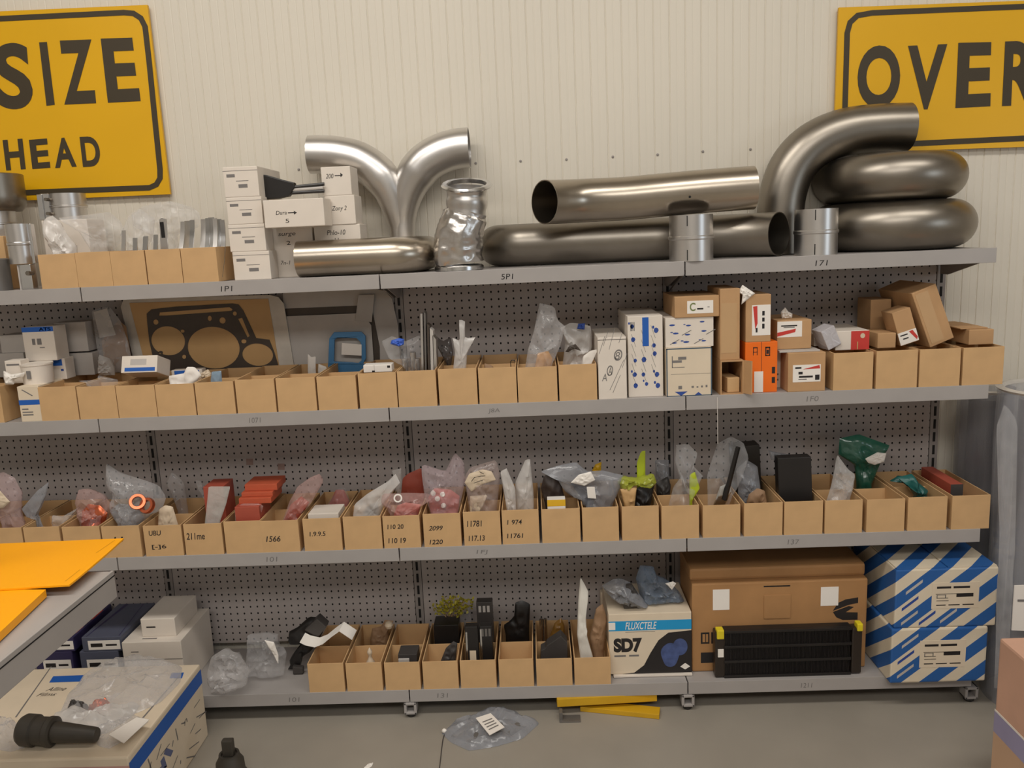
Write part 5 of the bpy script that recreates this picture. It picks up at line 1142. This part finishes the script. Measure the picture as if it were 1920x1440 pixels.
lump('crumpled white plastic sheet standing in the last bottom bin', [(1088, 1232), (1082, 1190), (1084, 1130), (1088, 1082), (1096, 1095), (1104, 1112), (1098, 1140), (1100, 1190), (1112, 1232)], -.275, .02, mat('white plastic film', (226, 222, 212), .3, 0, .04, 12), 'plastic_sheet', 'sheet', bin_='t8')
lump('crumpled brown-grey bag in the last bottom bin', [(1112, 1230), (1105, 1195), (1118, 1140), (1130, 1132), (1138, 1160), (1134, 1200), (1140, 1225)], -.25, .03, M_BROWNP, 'paper_bag', 'bag', bin_='t8')
# SD7 carton
sd = carton('white and black carton printed SD7 with a blue stripe, bottom shelf', 1143, 1297, 1247, 1150, -.30, .26, Z4+.008, M_CREAM)
sd.location.z = Z4+.009
tr = box_('carton_tray', 'flat white tray edge under the SD7 carton', 'tray', W(1150, 1247, -.31).x, W(1298, 1247, -.31).x, -.312, .27, Z4+.0015, .007, M_WHITE)
F_ = face(sd, 'front')
panel(sd, F_, (.0, .72, 1, .88), M_CYAN, 'blue_stripe', .0004)
ink(sd, F_, [tuple([(.15, .0), (.3, .02), (.42, .14), (.5, .34), (.6, .55), (.72, .67), (1, .7), (1, .0)])], M_INK, 'black_field')
ink(sd, F_, [('FLUXCTELE', .2, .74, .58, .86, .01, .25)], M_PAPER, 'brand_lettering', h=.001); ink(sd, F_, [(.2, .695, .56, .702)], M_GINK, 'underline')
ink(sd, F_, [('SD7', .055, .36, .40, .60, .06)], M_INK, 'model_lettering'); ink(sd, F_, [(.06, .29, .2, .32), (.24, .29, .36, .32)], M_GINK, 'small_print')
ink(sd, F_, [tuple((.74+.11*math.cos(a)*(1+.1*math.sin(3*a)), .3+.2*math.sin(a)) for a in [k*math.pi/12 for k in range(24)]), ], mat('muted blue print', (72, 88, 136), .5, 0, .2, 40), 'picture', h=.0008); ink(sd, F_, [tuple((.86+.09*math.cos(a), .43+.14*math.sin(a)) for a in [k*math.pi/12 for k in range(24)])], MATS['muted blue print'], 'picture', h=.0011)
ink(sd, F_, [((.86, .1), (.92, .16), (.98, .1), (.92, .05))], M_PAPER, 'emblem', h=.0008)
panel(sd, F_, (0, .74, .08, .86), M_PAPER, 'stripe_patch', .0008)
cre = carton('cream carton behind the SD7 carton, carrying the grey bags', 1128, 1176, 1200, 1110, -.035, .03, Z4, M_CREAM)
lump('bluish clear bag with a dark round window on the SD7 carton', [(1190, 1155), (1160, 1130), (1138, 1112), (1128, 1098), (1150, 1086), (1165, 1085), (1182, 1092), (1204, 1120), (1216, 1156)], -.245, .05, M_GREYF, z=top(sd)+.001)
lump('dark oval part inside the bag on the SD7 carton', [(1170, 1148), (1164, 1115), (1170, 1095), (1184, 1093), (1196, 1112), (1200, 1140), (1188, 1150)], -.26, .015, M_DGREY, 'oval_part', 'part', z=top(sd)+.0015)
lump('large bluish bag slumped on the right of the SD7 carton', [(1215, 1152), (1202, 1125), (1192, 1085), (1200, 1060), (1225, 1062), (1232, 1080), (1255, 1090), (1274, 1110), (1284, 1130), (1268, 1156)], -.215, .06, M_BLUEF, z=top(sd)+.001)
lump('white knotted tag on the large bluish bag', [(1252, 1098), (1247, 1094), (1262, 1090), (1268, 1094), (1260, 1106)], -.275, .005, M_PAPER, 'bag_tag', 'tag'); adopt(newest('bag_tag'), newest('plastic_bag'))
# brown logo carton
lc = carton('large brown carton with two white stickers and a dark C-shaped logo, bottom shelf', 1298, 1622, 1250, 1090, -.285, .24, Z4+.0015, M_CARD3, (0, 0, 0), bev=.006)
F_ = face(lc, 'front')
panel(lc, F_, (.12, .7, .215, .93), M_PAPER, 'sticker'); panel(lc, F_, (.735, .71, .835, .92), M_PAPER, 'sticker')
def lp(px, py): return ((px-1298)/324, (1250-py)/160)
ink(lc, F_, [tuple(lp(*q) for q in ((1559, 1146), (1568, 1132), (1582, 1126), (1605, 1123), (1605, 1133), (1588, 1136)))], M_INK, 'logo')
ink(lc, F_, [tuple(lp(*q) for q in ((1559, 1148), (1588, 1138), (1598, 1140), (1583, 1149), (1605, 1150), (1605, 1163), (1578, 1163), (1566, 1158)))], M_INK, 'logo')
obj('handle_flap', MB().box(-.055, .04, -.003, 0, .2, .29), M_CARD3, lc, bev=.001); ink(lc, F_, [(.41, .94, .56, .955)], M_DARK, 'slot')
ink(lc, F_, [(.05, .32, .1, .45), (.11, .32, .13, .45), (.05, .1, .16, .22)], M_INK, 'print_block'); ink(lc, F_, [(.06, .34, .075, .43), (.08, .34, .092, .43)], M_CARD3, 'print_gap', h=.0008)
lid = MB(); w, d, h = DIM[lc.name]
lid.box(-w/2-.002, w/2+.002, .03, d, h-.001, h+.045); obj('lid_flap', lid, M_CARD3, lc, bev=.01)
# black cooler
ck = empty('cooler_core', (W(1482, 1270, -.32).x, -.335, Z4)); tag(ck, 'long black finned cooler core leaning before the brown logo carton', 'cooler')
x0, x1 = W(1358, 1230, -.32).x-ck.location.x, W(1592, 1230, -.32).x-ck.location.x; hh = W(1480, 1176, -.32).z-Z4
mb = MB(); mb.box(x0, x1, .008, .04, 0, hh)
obj('core', mb, M_BLACK, ck, bev=.003)
mb = MB()
for i in range(4): zc_ = .006+(hh-.012)*i/3; obj('rail', MB().box(x0-.003, x1+.003, .0, .043, zc_-.005, zc_+.005), M_BLACK, ck, bev=.002)
for i in range(90): xx = x0+.004+(x1-x0-.008)*i/89; mb.box(xx-.0006, xx+.0006, .003, .008, .012, hh-.012)
fo = obj('fin_row', mb, M_BLACK, ck); fo['kind'] = 'stuff'
for s, xx in ((-1, x0-.018), (1, x1+.022)):
    obj('end_tank', MB().box(xx-.018, xx+.018, .002, .044, .004, hh-.006), mat('dark smoke plastic', (46, 38, 32), .3), ck, bev=.006)
obj('yellow_cap', MB().box(x0-.03, x0-.004, -.004, .03, hh-.03, hh+.004), mat('yellow cap', (226, 206, 40), .4), ck, bev=.004)
obj('yellow_cap', MB().box(x1+.02, x1+.04, -.002, .03, hh-.016, hh+.012), mat('yellow cap', (226, 206, 40), .4), ck, bev=.004)
obj('white_tag', MB().box(x0-.026, x0-.006, -.002, .002, hh*.46, hh*.62), M_PAPER, ck)
# striped cartons
s1 = carton('lower blue and white striped carton at the right end of the bottom shelf', 1668, 1846, 1290, 1178, -.40, .375, Z4+.0015, M_STRIPE, bev=.006)
s1.location.z = Z4+.0015
s2 = carton('upper blue and white striped carton stacked at the right end of the bottom shelf', 1676, 1866, 1176, 1066, -.395, .375, top(s1)+.001, M_STRIPE, bev=.006)
for c, r0 in ((s1, (.3, .28, .78, .78)), (s2, (.36, .32, .82, .76))):
    l, f = panel(c, face(c, 'front'), r0, M_CREAM, 'label', .0008)
    ink(c, f, [(.1, .78, .4, .86), (.45, .78, .8, .86), (.08, .56, .8, .58), (.1, .4, .35, .42), (.1, .3, .36, .32), (.52, .44, .88, .58), (.1, .12, .3, .16), (.36, .12, .6, .16), (.66, .12, .9, .16)], M_INK)
    ink(c, f, [(.1, .42, .12, .54), (.1, .52, .3, .54), (.28, .42, .3, .54)], M_GINK, 'frame_print')
    w, d, h = DIM[c.name]; F_ = face(c, 'front'); n_ = 0
    for k in range(-6, 8):
        for half, mm in ((.26, M_GREYW), (.77, M_BINK)):
            q = (k+half)*.128
            for t in range(5):
                x = -w/2+.012+t*.072+(k % 3)*.012; z = (q+x)/1.25
                a, b = (x+w/2)/w, z/h; a2, b2 = (x+.055+w/2)/w, (z+.044)/h
                if not (.02 < b and b2 < .98 and .02 < a and a2 < .98): continue
                if a2 > r0[0]-.01 and a < r0[2]+.01 and b2 > r0[1]-.02 and b < r0[3]+.02: continue
                wd = .011/h; ink(c, F_, [((a, b), (a2, b2), (a2, b2+wd), (a, b+wd))], mm, 'brand_strip')
fl = s2
w, d, h = DIM[s2.name]
for a0, a1 in ((-w/2+.004, -.004), (.004, w/2-.004)): obj('lid_flap', MB().box(a0, a1, .004, d-.004, h+.0005, h+.004), M_STRIPE, s2)

# ------------------------------------------------------------------ floor
o = empty('steel_post', (G(435, 1462, 0).x, G(435, 1462, 0).y, 0)); tag(o, 'dark steel spindle with a flat tang standing on the floor in front', 'spindle')
q = W(435, 1412, o.location.y); hb = q.z
obj('body', MB().lathe([(.052, 0), (.052, .02), (.046, .03), (.044, hb*.7), (.034, hb-.012), (.032, hb), (.026, hb-.001), (.024, hb-.008), (.001, hb-.008)], n=32), M_RUBBER, o, smooth=True)
ht = W(435, 1386, o.location.y).z
obj('tang', MB().box(-.018, .018, -.011, .011, hb-.008, ht), M_RUBBER, o, bev=.004)
fb = flat_lump('clear bag of grey parts lying on the floor before the shelf', [(828, 1375), (850, 1355), (880, 1345), (915, 1335), (950, 1330), (985, 1345), (1012, 1356), (980, 1385), (930, 1400), (880, 1408), (845, 1392)], .001, .045, M_GREYF)
flat_lump('grey wrapped parts inside the floor bag', [(845, 1380), (870, 1362), (920, 1355), (960, 1350), (985, 1362), (950, 1385), (890, 1395)], .002, .03, M_MGREY, 'grey_parts', 'part')
lb = [G(a, b, .05) for a, b in ((918, 1379), (892, 1347), (920, 1338), (946, 1364))]
tag(obj('bag_label', MB().prism(lb, (0, 0, .002)), M_PAPER, None, lb[0], world=True), 'white printed label on the grey floor bag', 'label')
lf = newest('bag_label'); adopt(lf, fb)
mb = MB()
for t in (.2, .35, .5, .65): 
    a, b = lb[0].lerp(lb[1], t), lb[3].lerp(lb[2], t); mb.add([a.lerp(b, .15)+V((0, 0, .0025)), a.lerp(b, .8)+V((0, 0, .0025)), a.lerp(b, .8)+V((-.002, .006, .0025)), a.lerp(b, .15)+V((-.002, .006, .0025))], [(0, 1, 2, 3)])
obj('print', mb, M_GINK, lf, world=True)
st = catmull([G(835, 1374, .004), G(831, 1384, .003), G(828, 1405, .002), G(824, 1440, .002), G(818, 1475, .002)], 6)
tag(obj('string', MB().tube(st, .0016, 6), M_DGREY, None, st[-1], world=True, smooth=True), 'thin dark string trailing from the floor bag towards the front', 'string')
p = G(833, 1370, .012); tag(obj('white_knot', MB().lathe([(.001, -.010), (.006, -.006), (.008, 0), (.005, .006), (.001, .009)], p, (1, -.2, .3), 14), M_PAPER, None, p, world=True, smooth=True), 'white knot at the left end of the floor bag', 'knot'); adopt(newest('white_knot'), fb)
# yellow bars under the shelf
def bar(label, a, b, w, h, z, m):
    A_, B_ = G(a[0], a[1], z), G(b[0], b[1], z); d = (B_-A_); L_ = d.length; ang = math.atan2(d.y, d.x)
    o = obj('metal_bar', MB().box(0, L_, 0, w, 0, h), m, None, (A_.x, A_.y, z), (0, 0, ang), bev=.0015); tag(o, label, 'bar'); return o
b1 = bar('yellow painted bar on top under the bottom shelf', (1045, 1326), (1232, 1315), .05, .030, .034, M_SAFETY)
b2 = bar('yellow painted bar crossing beneath the upper one on the floor', (1088, 1334), (1236, 1349), .05, .018, .0005, M_SAFETY)
tag(obj('end_bracket', MB().box(0, .012, 0, .03, 0, .0305).box(0, .075, -.012, .03, 0, .004), M_MGREY, None, (G(1049, 1352, 0).x, G(1049, 1352, 0).y, .0005), bev=.001), 'grey angle bracket at the left end of the yellow bars', 'bracket')
flat_lump('small white film scrap on the floor at the front edge', [(682, 1440), (690, 1432), (700, 1430), (698, 1436), (690, 1442)], .001, .004, M_PAPER, 'film_scrap', 'scrap')

# ------------------------------------------------------------------ foreground left: grey shelf with orange sheets
zs = .95; xe = .460; yF, yN = -1.22, -2.45
fs_ = obj('metal_shelf', MB().box(-.34, 0, 0, yF-yN, -.03, 0), M_SHELF, None, (xe, yN, zs), bev=.002)
tag(fs_, 'grey foreground shelf jutting in from the left, carrying the orange sheets', 'shelf')
obj('front_lip', MB().box(-.001, .006, 0, yF-yN, -.066, .002), M_SHELF, fs_, bev=.0015)
obj('groove', MB().box(.006, .0066, 0, yF-yN, -.012, -.009), M_DARK, fs_)
br = MB().prism([(-.34, yF-yN-.012, -.03), (-.012, yF-yN-.012, -.03), (-.012, yF-yN-.012, -.055), (-.08, yF-yN-.012, -.06), (-.3, yF-yN-.012, -.12), (-.34, yF-yN-.012, -.12)], (0, .005, 0)); obj('bracket', br, M_SHELF, fs_)
bp = obj('shelf_upright', MB().box(-.02, .02, 0, .06, 0, 1.6), M_UPR, None, (xe-.37, yF-.08, 0)); tag(bp, 'grey upright carrying the foreground shelf, outside the left edge', 'upright')
def sheet(label, px, z, th, name='orange_sheet'):
    ps = [G(a, b, z+th) for a, b in px]; c = sum(ps, V())/len(ps)
    o = obj(name, MB().prism(ps, (0, 0, -th)), M_ORANGE, None, (c.x, c.y, z), world=True, bev=.0008); tag(o, label, 'sheet', 'orange sheets on the foreground shelf'); return o
sheet('orange sheet lying lower on the foreground shelf, nearest the camera', [(86, 1105), (0, 1185), (-220, 1400), (-420, 1300), (-160, 1106)], zs+.003, .018)
sheet('orange sheet lying on top at the far end of the foreground shelf', [(232, 1009), (200, 1038), (150, 1080), (130, 1096), (112, 1097), (0, 1104), (-260, 1120), (-260, 1030), (0, 1019)], zs+.0215, .005)
mb = MB(); es = newest('orange_sheet')
for a, b in (((215, 1013), (180, 1037)), ((150, 1068), (122, 1090))):
    p, q = G(a[0], a[1], zs+.0267), G(b[0], b[1], zs+.0267); n_ = V((.0012, 0, 0)); mb.add([p-n_, p+n_, q+n_, q-n_], [(0, 1, 2, 3)])
obj('crease_line', mb, mat('crease', (214, 138, 0), .5, 0, 0), es, world=True)
# ------------------------------------------------------------------ foreground left: big white carton with things on it
zb_ = .275; xr = G(375, 1245, zb_).x; yf_ = G(375, 1245, zb_).y; yn_ = G(232, 1420, zb_).y
bw = empty('parts_carton', ((xr-.6+xr)/2, yn_, 0)); 
bpy.data.objects.remove(bw)
bx = box_('parts_carton', 'big white carton with a blue band in the left foreground', 'box', xr-.62, xr, yn_, yf_-yn_, 0, zb_, M_CREAM, (0, 0, 0), None, .006)
R_ = face(bx, 'right')
ink(bx, R_, [(0, .74, 1, .93)], M_BLUE, 'blue_band')
rg = random.Random(5); its = []
for i in range(26):
    x, y, l, a = .05+.85*rg.random(), .1+.5*rg.random(), rg.uniform(.04, .2), rg.uniform(-.9, 1.8); its.append(tuple(dash(x, y, l, a, .012)))
ink(bx, R_, its, M_GINK, 'line_drawing'); ink(bx, R_, [tuple(dash(.1+.1*i, .15+.07*i, .16, .5+.4*i, .05)) for i in range(5)], mat('slate print', (96, 104, 140), .5), 'picture')
T_ = face(bx, 'top')
def tp(px, py): 
    p = G(px, py, zb_); return ((p.x-(xr-.62))/.62, (p.y-yn_)/(yf_-yn_))
ink(bx, T_, [tuple(tp(*q) for q in ((92, 1280), (100, 1268), (158, 1266), (152, 1278)))], M_BLUE, 'blue_logo_bar')
ink(bx, T_, [tuple(tp(*q) for q in ((318, 1272), (322, 1262), (345, 1261), (341, 1272)))], M_BLUE, 'blue_patch')
ink(bx, T_, [tuple(tp(*q) for q in ((28, 1345), (95, 1250), (97, 1250), (31, 1345))), tuple(tp(*q) for q in ((232, 1385), (340, 1262), (342, 1262), (236, 1385)))], M_GINK, 'flap_seam')
a0, b0_ = tp(85, 1296); a1, b1_ = tp(128, 1285)
ink(bx, T_, [('Alline', a0, b0_, a0+.105, b0_+.045, .0, .3), ('Films', a0-.02, b0_-.06, a0+.08, b0_-.02, 0, .3)], M_INK, 'lettering')
ink(bx, face(bx, 'front'), [(0, .0, 1, .9)], mat('pinkish board', (206, 160, 150), .5), 'pink_front')
flat_lump('large clear bag lying on the big white carton', [(112, 1338), (128, 1300), (158, 1272), (200, 1248), (250, 1238), (300, 1238), (342, 1250), (338, 1280), (300, 1318), (250, 1340), (190, 1352), (140, 1352)], zb_+.001, .055, M_CLEAR2)
flat_lump('copper and white fitting inside the bags on the big white carton', [(165, 1332), (178, 1322), (200, 1320), (212, 1326), (200, 1334)], zb_+.002, .03, M_COPPER, 'copper_fitting', 'fitting')
flat_lump('grey fitting inside the bags on the big white carton', [(125, 1338), (130, 1325), (150, 1322), (168, 1328), (160, 1338)], zb_+.002, .03, M_DGREY, 'grey_fitting', 'fitting')
flat_lump('crumpled clear bag with a pale flap beside the dark socket', [(110, 1362), (98, 1345), (130, 1335), (200, 1338), (262, 1322), (250, 1342), (200, 1375), (160, 1380)], zb_+.001, .04, M_FROST)
flat_lump('crumpled silver film under the white paper slip', [(178, 1388), (182, 1360), (210, 1352), (245, 1345), (280, 1352), (240, 1385), (205, 1404), (186, 1400)], zb_+.001, .03, M_CLEAR2)
ls = [G(a, b, zb_+.034) for a, b in ((232, 1394), (204, 1378), (256, 1346), (280, 1350))]
tag(obj('paper_slip', MB().prism(ls, (0, 0, .002)), M_PAPER, None, ls[0], world=True), 'blank white paper slip on the silver film near the carton corner', 'paper')
# socket
a, b = G(42, 1368, zb_+.047), G(182, 1378, zb_+.032); ax = (b-a).normalized(); L_ = (b-a).length
sk = obj('socket_head', MB(), M_RUBBER, None, a); bpy.data.objects.remove(sk)
so = empty('socket_tool', (a.x, a.y, zb_)); tag(so, 'dark stepped steel socket lying on the big white carton', 'socket')
obj('socket_head', MB().lathe([(.001, .004), (.034, .004), (.040, 0), (.046, .01), (.046, L_*.18), (.040, L_*.2), (.041, L_*.34), (.044, L_*.36), (.044, L_*.42), (.036, L_*.44), (.001, L_*.44)], a, ax, 40), M_RUBBER, so, world=True, smooth=True, ang=30)
obj('socket_shank', MB().lathe([(.030, L_*.43), (.030, L_*.5), (.022, L_*.98), (.019, L_), (.001, L_)], a, ax, 32), M_RUBBER, so, world=True, smooth=True, ang=30)
flat_lump('clear bag at the left edge of the big white carton', [(-40, 1400), (-40, 1365), (0, 1352), (32, 1362), (50, 1385), (52, 1400), (20, 1410)], zb_+.001, .05, M_CLEAR2)
# ------------------------------------------------------------------ right: film rolls and the cardboard box
def roll(label, x, y, r, h, m, core):
    o = empty('film_roll', (x, y, 0)); tag(o, label, 'film roll')
    n = 44; mb = MB(); prof = [(r*(1+.02*math.sin(i*.8)), h*i/12) for i in range(13)]
    mb.lathe(prof+[(r*.9, h-.002), (r*.88, h-.02), (r*.86, .02), (r*.9, 0), (r, 0)], n=n)
    for p in mb.v:
        d = V((p.x, p.y, 0)); k = 1+.02*mn.noise(V((p.x*9, p.y*9, p.z*.8+x)))+.012*mn.noise(p*14)-.02; p.x *= k; p.y *= k
    obj('film_body', mb, m, o, smooth=True, ang=60)
    obj('core', MB().lathe([(r*.6, .01), (r*.6, h*.97), (r*.57, h*.97), (r*.57, .01), (r*.6, .01)], n=32), core, o, smooth=True)
    obj('rim', MB().lathe([(r*.98, h-.004), (r*1.02, h+.004), (r*.9, h+.008), (r*.86, h-.004), (r*.98, h-.004)], n=n), film('milky rim', (214, 208, 200), .7) if 'milky rim' not in MATS else MATS['milky rim'], o, smooth=True)
    return o
ra = roll('thin clear film roll standing against the wall right of the shelving', 3.158, -.056, .1, W(1800, 738, -.12).z, M_WRAP2, film('smoky core film', (150, 148, 150), .35, .2))
yb2 = -.32; xb = W(1868, 900, yb2).x
rb = roll('thick clear film roll at the right edge, nearer than the thin one', xb+.175, yb2, .17, W(1900, 732, yb2).z, M_WRAP, film('dim core film', (160, 158, 162), .25, .16))
lo = [W(a, b, -.497) for a, b in ((1864, 1290), (1874, 1000), (1868, 800), (1884, 755), (1908, 790), (1904, 1000), (1888, 1290))]
obj('highlight_film', lump_mesh(lo, (0, -1, 0), .012, 1, 1.4, 60), M_CLEAR, rb, world=True, smooth=True, ang=60)  # added crumpled strip that gives the roll its highlights
q4 = [W(a, b, -.5) for a, b in ((1897, 1182), (1902, 1098), (1960, 1096), (1960, 1184))]
lbx = obj('document_sheet', MB().prism(q4, (0, .003, 0)), M_PAPER, rb, world=True)
obj('print', MB().prism([W(a, b, -.501) for a, b in ((1908, 1128), (1908, 1124), (1960, 1124), (1960, 1128))], (0, -.0004, 0)), M_GINK, lbx, world=True)
yq = -.85; xl = W(1866, 1320, yq).x; zt_ = W(1890, 1195, yq).z
cbx = box_('carton', 'salmon brown carton with a lavender tape band in the right foreground', 'box', xl, xl+.5, yq-.6, .6, 0, zt_, M_SALMON, (0, 0, 0), None, .008)
F_ = face(cbx, 'left'); w, d, h = DIM[cbx.name]
za, zc2 = W(1868, 1332, yq).z/h, W(1866, 1370, yq).z/h
panel(cbx, F_, (0, zc2, 1, za), M_LAV, 'tape', .0008)
panel(cbx, F_, (0, za, 1, za+.012), M_PAPER, 'tape_edge', .0008)
panel(cbx, F_, (0, .02, 1, zc2), mat('lit salmon board', (206, 170, 140), .6, 0, .04, 7), 'lit_lower_face', .0004)  # same board painted paler below the tape, as the part out of shadow
